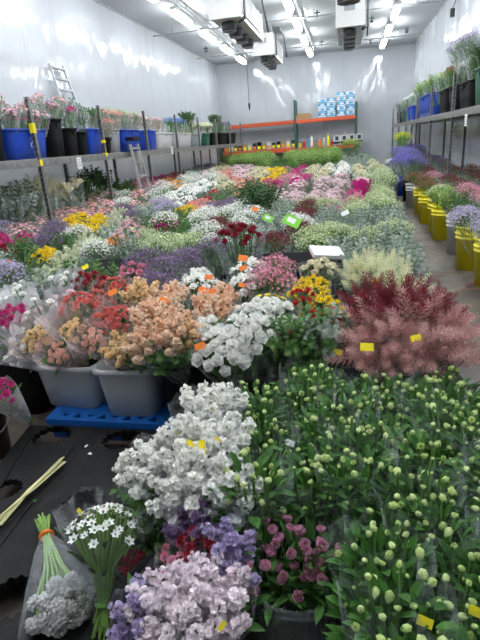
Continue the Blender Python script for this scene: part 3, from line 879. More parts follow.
for bi, (a, c, m, h, lab, fl) in enumerate(LB):
    y0, y1 = ly(a), ly(c) - .03; yc = (y0 + y1) / 2; x = -4.93
    bin_at('storage_bin', x, yc, 1.56, .48, min(y1 - y0 - .06, 1.6), h, m, lab, 'bin', mark=(a == 9))
    n = max(1, min(6, round((y1 - y0) / .27)))
    for q in range(n):
        yy = y0 + (y1 - y0) * (q + .5) / n
        kk = fl if not (fl == 'pinkmum' and q % 3 == 1) else 'paster'
        if fl == 'gwfill' and q % 2: kk = 'prose'
        for u in range(2):
            if yc > 12 and u: continue
            bunch(kk, x + (.13 if u else -.08), yy + .06 * u, 1.56 + h - .22, (RND.uniform(-.08, .08), .18 * u + RND.uniform(-.05, .05)), .84 if u else .92, 1 if yc < 9 else 0,
                  '%s bunch, %s from near end in the %s%s' % (K[kk]['look'], ordi(q), LSH[bi], '' if yc > 12 else (', front' if u else ', rear')))
    if fl == 'pinkmum' and a == 9:
        for q in range(3): bunch('carn', -4.80, y0 + .2 + q * .28, 1.74, (0, .2), .62, 1, 'small magenta carnation bunch, front of the wide blue bin, %s from left' % ordi(q), 'magenta carnations in the wide blue bin')
# foliage bunches as bulky head behind
bunch('silver', -5.0, 8.9, 1.58, (0, 0), 1.4, 1, 'large silvery green foliage bunch rising above the black bins on the shelf')
# bins on the right shelf
def ry(px): return at(px, 122 - (px - 401) * .2, x=2.05).y
RB = [(481, 467.5, greenp, .58, 'dark green bin at the right picture edge on the right shelf', 'deep'),
      (466.5, 453.5, blackp, .46, 'black bin left of the green bin on the right shelf', 'wfill'),
      (452, 444, blackp, .50, 'tall black bin left of the shelf upright under a lilac filler mass', 'brown'),
      (443, 435, blackp, .50, 'tall black bin right of the large blue bin on the right shelf', 'bright'),
      (433, 412, bluep, .58, 'large blue bin under green foliage on the right shelf', 'bright'),
      (410.5, 407, bluep, .46, 'small blue bin nearer end, right shelf', 'wfill'),
      (406.5, 403.5, bluep, .46, 'small blue bin farther from the camera on the right shelf', 'wfill'),
      (402.5, 399, greenp, .44, 'dark green bin near the far end of the right shelf', 'silver'),
      (398.5, 395, blackp, .44, 'black bin at the far end of the right shelf', 'silver')]
RSH = ['green bin at the right edge', 'black bin beside the green bin', 'tall black bin left of upright', 'black bin beside the blue bin', 'large right blue bin', 'near small blue bin', 'far small blue bin', 'far right green bin', 'farthest right black bin']
for bi, (a, c, m, h, lab, fl) in enumerate(RB):
    y0, y1 = ry(a), ry(c); yc = (y0 + y1) / 2; x = 2.35
    bin_at('storage_bin', x, yc, 1.84, .52, min((y1 - y0) - .05, 2.6), h, m, lab)
    n = max(1, min(7, round((y1 - y0) / .30)))
    for q in range(n):
        yy = y0 + (y1 - y0) * (q + .5) / n
        for u in range(2): bunch(fl if (q + u) % 3 or fl != 'bright' else 'gwfill', x + (.10 if u else -.14), yy + .08 * u, 1.84 + h - .33, (RND.uniform(-.12, .12), RND.uniform(-.2, .05) + .12 * u), (.98 if fl != 'deep' else .75), 1 if yc < 12 else 0,
              '%s %s bunch, %s%s' % ('wall side' if u else 'aisle side', K[fl]['look'] if (q + u) % 3 or fl != 'bright' else K['gwfill']['look'], ordi(q) + ' from near end, ' if n > 1 else 'in ', RSH[bi]))
for q, (x, y) in enumerate(((2.2, 11.0), (2.25, 10.6), (2.2, 10.15))):
    round_bucket('flower_vase', x + .1, y, 1.84, .15, .78, blackp, 'tall slim black vase on the right shelf, %s from the left' % ordi(q), 'vase', 'tall slim black vases on the right shelf', False, False)
    for u in range(2):
        bunch(('lfill', 'yfill', 'gwfill', 'lfill', 'lfill', 'wfill')[q * 2 + u], x - .02 + .2 * u, y - .1 + .2 * u, 2.32, (.25 * (1 - 2 * u), -.35 + .4 * u), 1.05, 1,
              '%s bunch overflowing the %s tall slim black vase on the right shelf' % (('pale lilac filler', 'small yellow pompon', 'greenish filler', 'pale lilac filler', 'lilac filler', 'white filler')[q * 2 + u], ordi(q)), None)
b = None

# ------------------------------------------------------------------ ladders
def ladder(name, foot, top, wd, n, label, mat=alu):
    foot, top = Vector(foot), Vector(top); root = empty(name, foot); d = top - foot; side = Vector((0, 1, 0)) * wd / 2
    for sg, off in ((-1, 0), (1, 0)):
        b = MB(); a = side * sg; b.tube([a * 1.15, d + a * .85], .032, 4); b.build('rail', mat, root)
    for k in range(n):
        u = (k + .7) / n; b = MB(); c = d * u; ww = side * (1.15 - .3 * u)
        b.box(-.05, .05, -ww.y, ww.y, -.02, .02, 0, TR(*c)); b.build('rung', mat, root)
    return tag(root, label, 'ladder'), root


o, root = ladder('step_ladder', (-4.15, 10.25, 0), (-4.5, 10.55, 1.70), .46, 6, 'grey aluminium step ladder leaning against the left shelving')
b = MB(); b.box(-.09, .09, -.2, .2, -.03, .05, 0, TR(-.35, .3, 1.8)); b.build('ladder_top', blackp, root)
b = MB(); b.box(-.02, .02, -.11, .11, -.4, -.04, 0, TR(-.28, .35, 1.6)); b.build('ladder_panel', alu, root)
ladder('wall_ladder', (-5.62, 10.55, 1.63), (-6.1, 10.75, 3.42), .62, 8, 'pale metal ladder leaning on the left wall above the shelf flowers', solid('pale_metal', (.45, .47, .48), .4, .3))

# ------------------------------------------------------------------ flower field
# what grows where: (picture x, picture y of the flower tops, kind)
ANCH = [
    (228, 162, 'bright'), (245, 161, 'bright'), (262, 162, 'bright'), (280, 163, 'leafy'), (296, 160, 'bright'), (312, 162, 'bright'), (330, 160, 'bright'),
    (300, 152, 'wfill'), (330, 150, 'silver'), (350, 158, 'silver'), (220, 170, 'crose'),
    (205, 178, 'prose'), (222, 176, 'srose'), (240, 175, 'prose'), (258, 178, 'crose'), (272, 180, 'ymum'), (285, 183, 'pfill'), (300, 180, 'carn'),
    (318, 176, 'crose'), (340, 174, 'wcarn'), (360, 178, 'crose'), (372, 184, 'gwfill'), (345, 184, 'prose'), (362, 190, 'carn'), (325, 188, 'prose'),
    (178, 198, 'wcarn'), (192, 193, 'wcarn'), (205, 190, 'wcarn'), (222, 188, 'crose'), (240, 190, 'srose'), (255, 188, 'srose'), (228, 197, 'leafy'), (270, 192, 'carn'),
    (285, 196, 'prose'), (302, 193, 'prose'), (330, 196, 'prose'), (350, 200, 'pcarn'), (366, 202, 'gwfill'), (200, 202, 'srose'), (212, 198, 'rrose'),
    (218, 206, 'statice'), (190, 210, 'yfill'), (178, 216, 'leafy'), (206, 218, 'wfill'), (228, 216, 'wfill'), (246, 210, 'wfill'), (262, 204, 'deep'), (276, 205, 'wfill'),
    (288, 208, 'silver'), (303, 208, 'bfill'), (318, 206, 'gwfill'), (340, 210, 'pcarn'), (350, 215, 'gwfill'), (370, 216, 'silver'), (330, 218, 'silver'),
    (170, 228, 'leafy'), (185, 232, 'leafy'), (205, 232, 'wfill'), (220, 228, 'bfill'), (268, 226, 'silver'), (283, 225, 'wfill'), (298, 234, 'bfill'), (312, 230, 'gwfill'),
    (330, 236, 'gwfill'), (350, 232, 'silver'), (372, 232, 'gwfill'), (345, 248, 'silver'), (365, 250, 'silver'), (310, 246, 'gwfill'), (282, 244, 'bfill'),
    (385, 244, 'silver'),
    (105, 250, 'wfill'), (130, 243, 'silver'), (125, 256, 'silver'), (150, 244, 'gwfill'), (172, 246, 'gwfill'), (195, 244, 'gwfill'), (160, 257, 'statice'), (185, 256, 'statice'), (208, 254, 'statice'),
    (232, 254, 'silver'), (258, 250, 'silver'),
    (112, 273, 'pcarn'), (128, 270, 'pcarn'), (142, 274, 'crcarn'), (160, 272, 'statice'), (178, 268, 'statice'),
    (200, 272, 'wcarn'), (222, 268, 'wcarn'), (240, 266, 'wcarn'), (212, 283, 'wcarn'), (232, 280, 'wcarn'), (188, 282, 'wcarn'), (166, 288, 'wcarn'), (175, 298, 'pstock'),
    (200, 298, 'wcarn'), (222, 296, 'pstock'), (245, 290, 'pfill'), (265, 278, 'pfill'), (282, 273, 'pfill'), (298, 270, 'crose'), (318, 272, 'crose'), (336, 278, 'leafy'),
    (310, 284, 'yfill'), (330, 296, 'yfill'), (290, 288, 'yfill'), (270, 298, 'ydaisy'), (286, 306, 'ydaisy'), (303, 296, 'yfill'), (345, 270, 'silver'), (350, 292, 'yfill'), (330, 310, 'yfill'),
    (320, 325, 'rrose'), (300, 328, 'rrose'), (290, 345, 'rrose'), (310, 345, 'leafy'), (335, 340, 'leafy'), (270, 350, 'leafy'),
    (138, 298, 'cstock'), (118, 290, 'coral'), (90, 300, 'coral'), (75, 303, 'coral'), (105, 305, 'coral'), (125, 305, 'coral'), (85, 290, 'crcarn'), (120, 318, 'coral'),
    (150, 315, 'pstock'), (165, 310, 'pstock'), (185, 315, 'pstock'), (205, 320, 'pstock'), (150, 335, 'pstock'), (175, 338, 'pstock'), (200, 345, 'pstock'),
    (190, 330, 'pstock'), (215, 310, 'pstock'), (235, 310, 'pstock'), (258, 308, 'wrose'), (240, 322, 'wrose'), (265, 322, 'wrose'), (278, 330, 'wrose'), (225, 340, 'wrose'), (245, 342, 'wrose'),
    (20, 300, 'wrapw'), (40, 305, 'wrapp'), (55, 300, 'wrapp'), (10, 288, 'wrapw'), (30, 284, 'ymum'), (48, 284, 'silver'), (64, 286, 'wrapw'), (15, 318, 'carn'), (38, 318, 'wrapp'), (5, 308, 'wrapw'), (-15, 300, 'wrapw'), (-10, 270, 'lfill'), (2, 265, 'silver'), (20, 270, 'leafy'), (60, 272, 'leafy'), (85, 270, 'leafy'), (95, 262, 'wsnap'),
    (35, 268, 'wsnap'), (52, 264, 'wsnap'), (68, 260, 'wsnap'), (84, 256, 'wsnap'), (45, 256, 'ymum'), (80, 244, 'wsnap'), (95, 246, 'gwfill'), (106, 244, 'omum'),
    (68, 236, 'wfill'), (75, 224, 'ymum'), (97, 226, 'ymum'), (85, 232, 'wfill'), (60, 245, 'leafy'),
    (8, 250, 'crcarn'), (12, 240, 'carn'), (28, 248, 'leafy'), (20, 225, 'aster'), (38, 228, 'aster'), (52, 222, 'aster'), (30, 216, 'aster'), (48, 238, 'statice'), (8, 225, 'lfill'), (60, 230, 'statice'),
    (88, 212, 'paster'), (105, 212, 'paster'), (95, 204, 'paster'), (118, 215, 'wsnap'), (128, 210, 'statice'), (125, 203, 'wfill'), (140, 205, 'paster'), (135, 226, 'aster'), (118, 230, 'silver'),
    (150, 212, 'silver'), (150, 226, 'leafy'), (160, 210, 'lfill'), (160, 196, 'wfill'), (150, 190, 'pfill'),
    (8, 200, 'silver'), (20, 196, 'silver'), (35, 200, 'dry'), (45, 196, 'dry'), (62, 198, 'lily'), (78, 192, 'lily'), (92, 186, 'deep'), (104, 184, 'deep'), (118, 188, 'leafy'),
    (158, 182, 'carn'), (168, 185, 'omum'), (180, 178, 'rrose'), (176, 187, 'omum'), (190, 184, 'wfill'), (205, 168, 'statice'), (195, 176, 'silver'), (210, 180, 'wfill'),
]
gaps = []
AL = at(241, 236, z=.8)
TRAYS = [(at(117, 264, z=.62), .30), (at(292, 258, z=.62), .36)]
cells = {}
yv = 2.62; rown = 0
while yv < 22.6:
    sp = .285 if yv < 5 else (.33 if yv < 9 else .40)
    xr = .50 if yv < 4.2 else (.62 if yv < 9 else .9)
    x = xr - sp * .5
    while x > -5.75:
        xx = x + RND.uniform(-.05, .05); yy = yv + RND.uniform(-.05, .05); x -= sp
        px, py = pix((xx, yy, .66))
        if px < -18: continue
        if yv < 3.0 and xx < -1.95: pass
        if xx < -4.25 and yv < 5.2: continue
        if any(abs(yy - q) < .17 and (abs(xx + 4.6) < .14 or abs(xx + 5.5) < .14) for q in LY): continue
        if abs(xx + 4.3) < .25 and abs(yy - 10.35) < .42: continue
        if xx > -.02 and yv < 3.4: continue                     # astilbe stand there
        if any(abs(xx - t.x) < hw + .08 and -.36 < yy - t.y < .32 for t, hw in TRAYS): continue
        if (Vector((xx, yy)) - AL.xy).length < .26 or (abs(xx - AL.x) < .2 and 0 < AL.y - yy < .5): continue
        best = min(range(len(ANCH)), key=lambda i: ((ANCH[i][0] - px) ** 2 + ((ANCH[i][1] - py) * 1.8) ** 2))
        cells.setdefault(best, []).append((xx, yy))
    yv += sp * (1.0 if yv > 5 else 1.05); rown += 1


def where(i, tries=0):
    """phrase naming the neighbour of a different kind"""
    ax, ay, k = ANCH[i]
    js = sorted((j for j in cells if ANCH[j][2] != k and K[ANCH[j][2]]['look'] != K[k]['look']), key=lambda j: (ANCH[j][0] - ax) ** 2 + ((ANCH[j][1] - ay) * 1.6) ** 2)
    j = js[tries]; dx, dy = ANCH[j][0] - ax, (ANCH[j][1] - ay) * 1.6
    nm = K[ANCH[j][2]]['look'] + 's'
    if abs(dx) > abs(dy): return ('left of the ' if dx > 0 else 'right of the ') + nm
    return ('behind the ' if dy > 0 else 'in front of the ') + nm


used = set()
BKT = []
for i in sorted(cells):
    k = ANCH[i][2]; t = 0
    ph = where(i, 0)
    while (k, ph) in used and t < 10: t += 1; ph = where(i, t)
    used.add((k, ph))
    cs = sorted(cells[i], key=lambda c: c[0] ** 2 + c[1] ** 2); n = len(cs)
    for q, (x, y) in enumerate(cs):
        wrd = '' if n == 1 else ('nearest ' if q == 0 else ('farthest ' if q == n - 1 else ordi(q) + ' nearest '))
        lab = '%s%s bunch, %s' % (wrd, K[k]['look'], ph)
        hz = .06 if k in ('deep', 'lily', 'dry') else 0
        bunch(k, x, y, .03, (RND.uniform(-.08, .08), RND.uniform(-.08, .08)), RND.uniform(.94, 1.04) * (1.14 if y > 9 else 1) * (1.28 if k == 'bright' else 1), None, lab, K[k]['look'] + ' bunches ' + ph)
        BKT.append((x, y, lab))
def bkt_rank(t):
    x, y, _ = t
    edge = max((q[0] for q in BKT if abs(q[1] - y) < .13)) - x < .2
    return (y * .35 if edge else y)


BKT2 = sorted(BKT, key=bkt_rank)
for x, y, lab in BKT2[:190]:
    round_bucket('flower_bucket', x, y, 0, .115 if y < 5 else .14, .34, blackp, 'black bucket of ' + lab, 'bucket', 'black buckets under the massed flowers', False, False)
b = MB()
for x, y, _ in BKT2[190:]: b.lathe([(.11, 0), (.13, .32), (.14, .34), (.125, .34), (.10, .02)], 12, 0, TR(x, y, 0))
tag(b.build('flower_buckets', blackp), 'mass of black buckets deep among the flowers', 'buckets', kind='stuff')
for q, (t, hw) in enumerate(TRAYS):
    bin_at('display_bin', t.x, t.y, 0, hw * 2, .40, .62, blackp, 'long empty black display bin between the flowers, %s of the two' % ('left', 'right')[q], 'bin')

# crimson alstroemeria standing tall in its sleeve
p = at(241, 236, z=.8); AY = p.y; bunch('alstro', p.x, AY, .03, (.12, 0), 1.16, 2, 'tall crimson alstroemeria bunch in a clear cone in mid-field')
round_bucket('flower_bucket', p.x, AY, 0, .16, .38, blackp, 'black bucket holding the tall crimson alstroemeria', 'bucket', None, False, False)

# ------------------------------------------------------------------ right side: yellow buckets and bunches
RF = [(4.45, 'viostock', yellowp), (5.25, 'lfill', yellowp), (5.95, 'lfill', yellowp), (6.75, 'leafy', whitep), (7.7, 'bright', yellowp), (8.35, 'gwfill', yellowp), (9.15, 'brown', yellowp), (10.2, 'brown', yellowp), (11.2, 'brown', whitep),
      (12.3, 'vstatice', blackp), (13.4, 'vstatice', bluep), (14.6, 'silver', blackp), (16, 'silver', blackp), (17.5, 'wfill', whitep)]
for q, (y, k, m) in enumerate(RF):
    cn = {'yellow_plastic': 'yellow', 'white_plastic': 'white', 'black_plastic': 'black', 'blue_plastic': 'blue'}[m.name]
    hh = .49; rr = .165
    x = 1.38 + (.04 if q % 2 else 0)
    round_bucket('flower_bucket', x, y, 0, rr, hh, m, '%s bucket at the aisle, %s along the right side from the camera' % (cn, ordi(q)) if q < 12 else '%s bucket at the far end of the right aisle, %s' % (cn, 'nearer' if q == 12 else 'farther'), 'bucket', 'buckets lining the right aisle', cn == 'yellow')
    for s in range(2):
        bunch(k, x + .02, y + .1 * (s * 2 - 1), .05, (RND.uniform(-.1, .1), RND.uniform(-.16, .05)), .90 if k != 'vstatice' else 1.1, 1,
              '%s bunch, %s side of the %s aisle bucket' % (K[k]['look'], 'far' if s else 'near', ordi(q)))
RA = [(478, 240, 'viostock'), (470, 215, 'lfill'), (455, 208, 'lfill'), (475, 205, 'bright'), (462, 202, 'gwfill'), (450, 196, 'bright'), (475, 196, 'pfill'), (440, 190, 'gwfill'), (440, 182, 'pfill'), (455, 184, 'bfill'), (470, 184, 'pfill'),
      (432, 178, 'pfill'), (450, 176, 'bfill'), (478, 178, 'bfill'), (420, 172, 'brown'), (430, 168, 'bfill'), (425, 160, 'statice'), (440, 160, 'statice'), (410, 158, 'vstatice'), (400, 152, 'silver'), (395, 146, 'lime')]
rc = {}
yv = 4.3
while yv < 22:
    for xc in (1.74, 2.30, 2.62) if yv > 3 else ():
        if yv > 12 and xc > 2.5: continue
        xx = xc + RND.uniform(-.04, .04); yy = yv + RND.uniform(-.05, .05)
        px, py = pix((xx, yy, .68))
        if px > 498 or px < 0: continue
        if any(abs(yy - q) < .2 and (abs(xx - 2.0) < .12 or abs(xx - 2.8) < .12) for q in RY): continue
        best = min(range(len(RA)), key=lambda i: ((RA[i][0] - px) ** 2 + ((RA[i][1] - py) * 1.8) ** 2)); rc.setdefault(best, []).append((xx, yy))
    yv += .42 if yv < 10 else .6
rk = {}
for i, v in rc.items(): rk.setdefault(RA[i][2], []).extend(v)
for k in sorted(rk):
    for q, (x, y) in enumerate(sorted(rk[k], key=lambda c: c[1])):
        lab = '%s nearest %s bunch under the right shelf' % (ordi(q), K[k]['look'])
        bunch(k, x, y, .05, (RND.uniform(-.1, .1), RND.uniform(-.1, .1)), 1.0 if k not in ('statice', 'vstatice') else 1.15, None, lab, K[k]['look'] + ' bunches under the right shelf')
        round_bucket('flower_bucket', x, y, 0, .14, .4, blackp, 'black bucket of the ' + lab, 'bucket', 'black buckets under the right shelf', False, False)
# raised lime flowers and dark bins at the far right
for q in range(5):
    x, y = 1.75 + .08 * q, 17.0 + q * 1.3
    bin_at('storage_bin', x, y, 0, .5, .55, .85, blackp, 'tall black bin on the floor at the far right, %s from the camera' % ordi(q), 'bin', 'tall black bins at the far right')
    bunch('lime', x, y, .62, (0, 0), 1.15, 0, 'lime yellow bunch standing in the %s tall black bin at far right' % ordi(q), 'lime yellow bunches at the far right')
for q in range(3):
    p = at(345 + q * 6, 150 + q * 4, y=21.5 - q * .8)
    bin_at('storage_bin', p.x, p.y, 0, .5, .5, .8, blackp, 'black bin with foliage in front of the back wall, %s from left' % ordi(q), 'bin', 'black bins at the aisle end')
    bunch('bright' if q != 1 else 'lime', p.x, p.y, .55, (0, 0), 1.1, 0, 'leafy bunch in the %s black bin at the aisle end' % ordi(q))
p = at(355, 174, y=17); crate = bin_at('crate', p.x, 17, 0, .62, .6, .62, blackp, 'black crate with pale lid at the aisle end', 'crate')
b = MB(); b.box(-.26, .26, -.2, .2, 0, .03); b.box(-.24, .24, -.18, .18, .03, .06); o = b.build('lid', greyp, crate); o.location = (0, 0, .62)

# white and black wrapped box lying on the greens
p = at(326, 254, z=.72); root = empty('flower_box', p, .5); root.rotation_euler = (.35, .15, .4)
b = MB(); b.box(-.12, .12, -.07, .07, 0, .03); b.build('box_lid', white_tag, root)
b = MB(); b.box(-.123, .123, -.073, .073, -.03, 0); b.build('box_rim', solid('dark_ribbon', (.05, .012, .012), .5), root)
tag(root, 'white flat box with dark red edge on green filler bunches', 'box')


def stand(key, px, py, x, label, group=None, lod=1, z0=.02):
    """bunch on the floor whose head rises to where the photo shows it"""
    p = at(px, py, x=x); s = min(1.7, max(.7, (p.z - z0) / K[key]['h'])); r = bunch(key, x, p.y, z0, (0, .03), s, lod, label, group)
    round_bucket('flower_bucket', x, p.y, 0, .14, .4, blackp, 'black bucket of the ' + label, 'bucket', None, False, False)


for q, (px, py) in enumerate(((4, 198), (16, 196), (27, 197))): stand('silver', px, py, -5.0, 'tall grey green grass under the left shelf, %s from left' % ordi(q))
for q, (px, py) in enumerate(((36, 193), (46, 190), (54, 196))): stand('dry', px, py, -5.05, 'creamy dried grass under the left shelf, %s from left' % ordi(q))
for q, (px, py) in enumerate(((63, 190), (75, 186))): stand('lily', px, py, -4.9, 'cream lily buds under the left shelf, %s one' % ('left', 'right')[q])
for q, (px, py) in enumerate(((80, 186), (90, 180), (101, 181), (110, 187))): stand('deep', px, py, -5.2, 'dark foliage against the left wall below the shelf, %s from left' % ordi(q))


# ------------------------------------------------------------------ cards on sleeves
def card(px, py, z, mat, w=.07, h=.045, rot=.3):
    w *= .72; h *= .72; p = at(px, py, z=z)
    root = min(BUNCHES, key=lambda t: (t[1] - p).length)[0]
    b = MB(); b.box(-w / 2, w / 2, -.001, .001, -h / 2, h / 2)
    M = Matrix.Translation(p) @ Matrix.Rotation(-.6, 4, 'X') @ Matrix.Rotation(rot, 4, 'Y')
    if mat is gr_tag: b.box(-w * .3, w * .2, -.002, -.0012, -h * .2, h * .3, 1)
    o = b.build('price_card', [mat, white_tag], root)
    loc, eu, sc = root.location, root.rotation_euler, root.scale
    W = Matrix.Translation(loc) @ eu.to_matrix().to_4x4() @ Matrix.Diagonal((sc[0], sc[1], sc[2], 1))
    o.matrix_local = W.inverted() @ M
    return o


for px, py, z, m, wd in [(164, 301, .74, or_tag, .08), (203, 290, .76, or_tag, .08), (212, 291, .76, or_tag, .06), (200, 346, .68, or_tag, .07), (243, 258, .84, or_tag, .09),
                         (243, 268, .8, or_tag, .07), (209, 277, .78, or_tag, .07), (242, 285, .76, or_tag, .06), (113, 292, .74, or_tag, .08), (255, 209, .85, or_tag, .10),
                         (367, 347, .74, yel_tag, .075), (416, 338, .74, yel_tag, .06), (338, 352, .6, yel_tag, .06), (351, 315, .72, yel_tag, .055),
                         (85, 267, .72, yel_tag, .08), (132, 229, .9, gr_tag, .05), (292, 221, .85, gr_tag, .22), (268, 218, .85, gr_tag, .14), (375, 281, .7, yel_tag, .05), (376, 284, .6, yel_tag, .05),
                         (9, 261, .7, or_tag, .06), (345, 213, .85, white_tag, .1), (327, 292, .6, yel_tag, .04)]:
    card(px, py, z, m, wd, wd * .62, RND.uniform(-.5, .5))

# ------------------------------------------------------------------ near left: pallets, clear bins
def holed_slab(name, outline, holes, z0, z1, mat, parent=None):
    """slab with holes cut through it"""
    import bmesh
    bm = bmesh.new()
    loops = []
    for pts in [outline] + holes:
        vs = [bm.verts.new((x, y, z1)) for x, y in pts]
        es = [bm.edges.new((vs[i], vs[(i + 1) % len(vs)])) for i in range(len(vs))]; loops.append(vs)
    bmesh.ops.triangle_fill(bm, use_beauty=True, use_dissolve=False, edges=bm.edges[:])
    r = bmesh.ops.extrude_face_region(bm, geom=bm.faces[:])
    for e in r['geom']:
        if isinstance(e, bmesh.types.BMVert): e.co.z = z0
    bmesh.ops.recalc_face_normals(bm, faces=bm.faces[:])
    me = bpy.data.meshes.new(name); bm.to_mesh(me); bm.free(); me.materials.append(mat)
    return link(name, me, parent)


def gear(cx, cy, rx, ry, rot=0, n=30, j=.12):
    out = []; rr = random.Random(int(abs(cx * 100) + abs(cy * 1000)))
    for k in range(n):
        a = 2 * PI * k / n; q = 1 + (j if k % 2 else -j) * rr.uniform(.5, 1)
        x, y = rx * q * math.cos(a), ry * q * math.sin(a)
        out.append((cx + x * math.cos(rot) - y * math.sin(rot), cy + x * math.sin(rot) + y * math.cos(rot)))
    return out


def hole_at(px, py, rx, ry, z=.12, rot=0):
    p = at(px, py, z=z); return gear(p.x, p.y, rx, ry, rot)


pal = empty('black_pallet', (-1.1, 1.3, 0))
def rel(pts, o=(-1.1, 1.3)): return [(x - o[0], y - o[1]) for x, y in pts]
# deck turned a little, as in the photo
outline = [(-1.78, 2.13), (-.86, 2.15), (-.36, 1.95), (-.36, .35), (-1.35, .35), (-1.62, 1.25)]
holes = [hole_at(52, 436, .105, .10), hole_at(124, 440, .12, .09), hole_at(82, 505, .09, .10), hole_at(6, 489, .075, .07), hole_at(14, 596, .09, .085), hole_at(118, 590, .07, .08)]
holed_slab('pallet_deck', rel(outline), [rel(h) for h in holes], .09, .12, blackd, pal)
b = MB()
for (x0, y0, x1, y1) in ((-1.70, 2.0, -1.50, 1.3), (-1.40, 1.95, -1.28, .45), (-.95, 1.95, -.98, .45)):
    d = Vector((x1 - x0, y1 - y0, 0)); L_ = d.length; a = math.atan2(d.y, d.x)
    b.box(0, L_, -.006, .006, .12, .125, 0, TR(x0 + 1.1, y0 - 1.3, 0) @ Matrix.Rotation(a, 4, 'Z'))
b.build('deck_rib', blackd, pal)
for x, y in ((-1.55, 1.95), (-.95, 1.95), (-.45, 1.85), (-1.4, 1.2), (-.9, 1.2), (-.45, 1.2), (-1.25, .5), (-.8, .5), (-.45, .5)):
    b = MB(); b.lathe([(.035, 0), (.045, .09)], 10, 0, TR(x + 1.1, y - 1.3, 0)); b.build('foot', blackd, pal)
tag(pal, 'black plastic pallet with jagged holes on the floor, lower left', 'pallet')
bp = empty('blue_pallet', (-1.28, 2.45, 0))
tri = []
for k in range(9):
    x = -1.60 + k * .078; s = 1 if k % 2 else -1
    tri.append([(x - .028, 2.245 - s * .02 - .012), (x + .028, 2.245 - s * .02 - .012), (x, 2.245 + s * .022)])
tri = [[(x, y - .015) for x, y in t] for t in tri]
big = [gear(-1.56, 2.26, .03, .03, 0, 12, 0)]
o2 = (-1.28, 2.45)
holed_slab('pallet_deck', rel([(-1.70, 2.17), (-.86, 2.17), (-.84, 2.75), (-1.72, 2.78)], o2), [rel(t, o2) for t in tri], .10, .14, bluepal, bp)
for x in (-1.65, -1.3, -.92):
    b = MB(); b.box(x - .04 + 1.28, x + .04 + 1.28, -.25, .3, 0, .1); b.build('runner', bluepal, bp)
tag(bp, 'bright blue plastic pallet with triangular cutouts under the clear bins', 'pallet')

bin_at('clear_bin', -1.20, 2.42, .14, .34, .42, .30, cloudy, 'cloudy clear plastic bin on the blue pallet, right one', 'bin')
bin_at('clear_bin', -1.60, 2.49, .14, .40, .42, .28, cloudy, 'cloudy clear plastic bin on the blue pallet, left one', 'bin', rz=-.06)
bin_at('black_bin', -.83, 2.42, .14, .34, .40, .34, blackp, 'black bin on the blue pallet right of the clear bins', 'bin')
bin_at('black_bin', -2.1, 2.62, 0, .46, .44, .44, blackp, 'black bin on the floor left of the clear bins', 'bin')
bin_at('black_bin', -.62 + .2, 2.42, 0, .36, .40, .42, blackp, 'black bin under the nearest white roses', 'bin')
# dark bucket at the left picture edge with its bunches
round_bucket('flower_bucket', -1.98, 2.0, 0, .14, .36, solid('dark_maroon_plastic', (.03, .008, .008), .4), 'dark maroon bucket at the left edge beside the black pallet', 'bucket', None, True, False)
bunch('mhelle', -1.96, 2.02, .03, (0, .05), 1.05, 2, 'small pink and green bunch at the left edge in the dark bucket', sleeve=None)

# cone-wrapped ranunculus hanging over the clear bins
def lay(key, px, py, z, s, tx, ty, label, sleeve=None, group=None, lod=2):
    """bunch whose head centre comes to stand where the photo shows it"""
    h = K[key]['h'] * s; M = Euler((tx, ty, 0)).to_matrix(); head = at(px, py, z=z); base = head - M @ Vector((0, 0, h))
    return bunch(key, base.x, base.y, base.z, (tx, ty), s, lod, label, group, sleeve)


lay('ranun', 37, 341, .56, 1.12, .75, -.25, 'peach ranunculus in a pinkish cone, leftmost over the clear bins', rosy)
lay('ranunp', 58, 354, .52, .88, .95, -.05, 'small peach pink ranunculus cone hanging lowest over the left clear bin', rosy)
lay('ranun', 73, 332, .58, .95, .7, 0, 'peach and yellow ranunculus cone behind the lowest small cone', rosy)
lay('ranunp', 94, 341, .56, .98, .8, .05, 'pink ranunculus cone over the gap between the clear bins', rosy)
lay('cstock', 122, 350, .56, .72, .85, .1, 'apricot stock cone spilling over the right clear bin', rosy)
lay('coral', 118, 322, .62, .75, .6, 0, 'coral red spray roses with fern just behind the apricot cone', clear)
lay('pstock', 145, 345, .60, .78, .6, .1, 'peach stock bunch at the corner of the right clear bin', clear)
lay('pstock', 152, 322, .66, .9, .4, .1, 'peach stock bunch behind the right clear bin corner', clear)
lay('pstock', 178, 335, .66, .9, .4, .1, 'peach stock bunch above the black bin beside white roses', clear)
lay('cstock', 193, 340, .62, .78, .7, .1, 'apricot stock bunch with an orange card beside the white roses', clear)
lay('leafy', 172, 355, .56, .7, .6, 0, 'feathery green foliage hanging below the peach stocks', clear)
lay('wrose', 222, 352, .62, 1.0, .65, 0, 'white rose bunch, lowest of the white roses', clear)
lay('wrose', 248, 336, .66, 1.0, .5, .15, 'white rose bunch in the centre of the white rose mass', clear)
lay('wrose', 270, 318, .68, 1.05, .35, .2, 'white rose bunch at the upper right of the white rose mass', clear)
lay('wrose', 205, 335, .64, .8, .6, -.1, 'white rose bunch at the left of the white rose mass', clear)
lay('rrose', 282, 338, .60, .8, .5, .1, 'dark red rose bunch right beside the white roses', clear)
lay('leafy', 290, 350, .56, .9, .5, .2, 'green foliage bunch with few blooms right of the white roses', clear)
lay('rrose', 302, 297, .72, .62, .3, .1, 'small red rose bunch in a tight cone among yellow flowers', clear)
lay('rrose', 325, 322, .66, .9, .4, .1, 'red rose bunch with greenery left of the pink astilbe', clear)
lay('leafy', 312, 342, .60, 1.0, .5, .1, 'dark green bunch in front of the red roses', clear)
lay('silver', 328, 335, .64, .8, .4, .0, 'silvery green bunch between red roses and astilbe', clear)
lay('carn', 0, 394, .42, .62, .6, .1, 'magenta carnation bunch in white wrap at the left edge', paper)
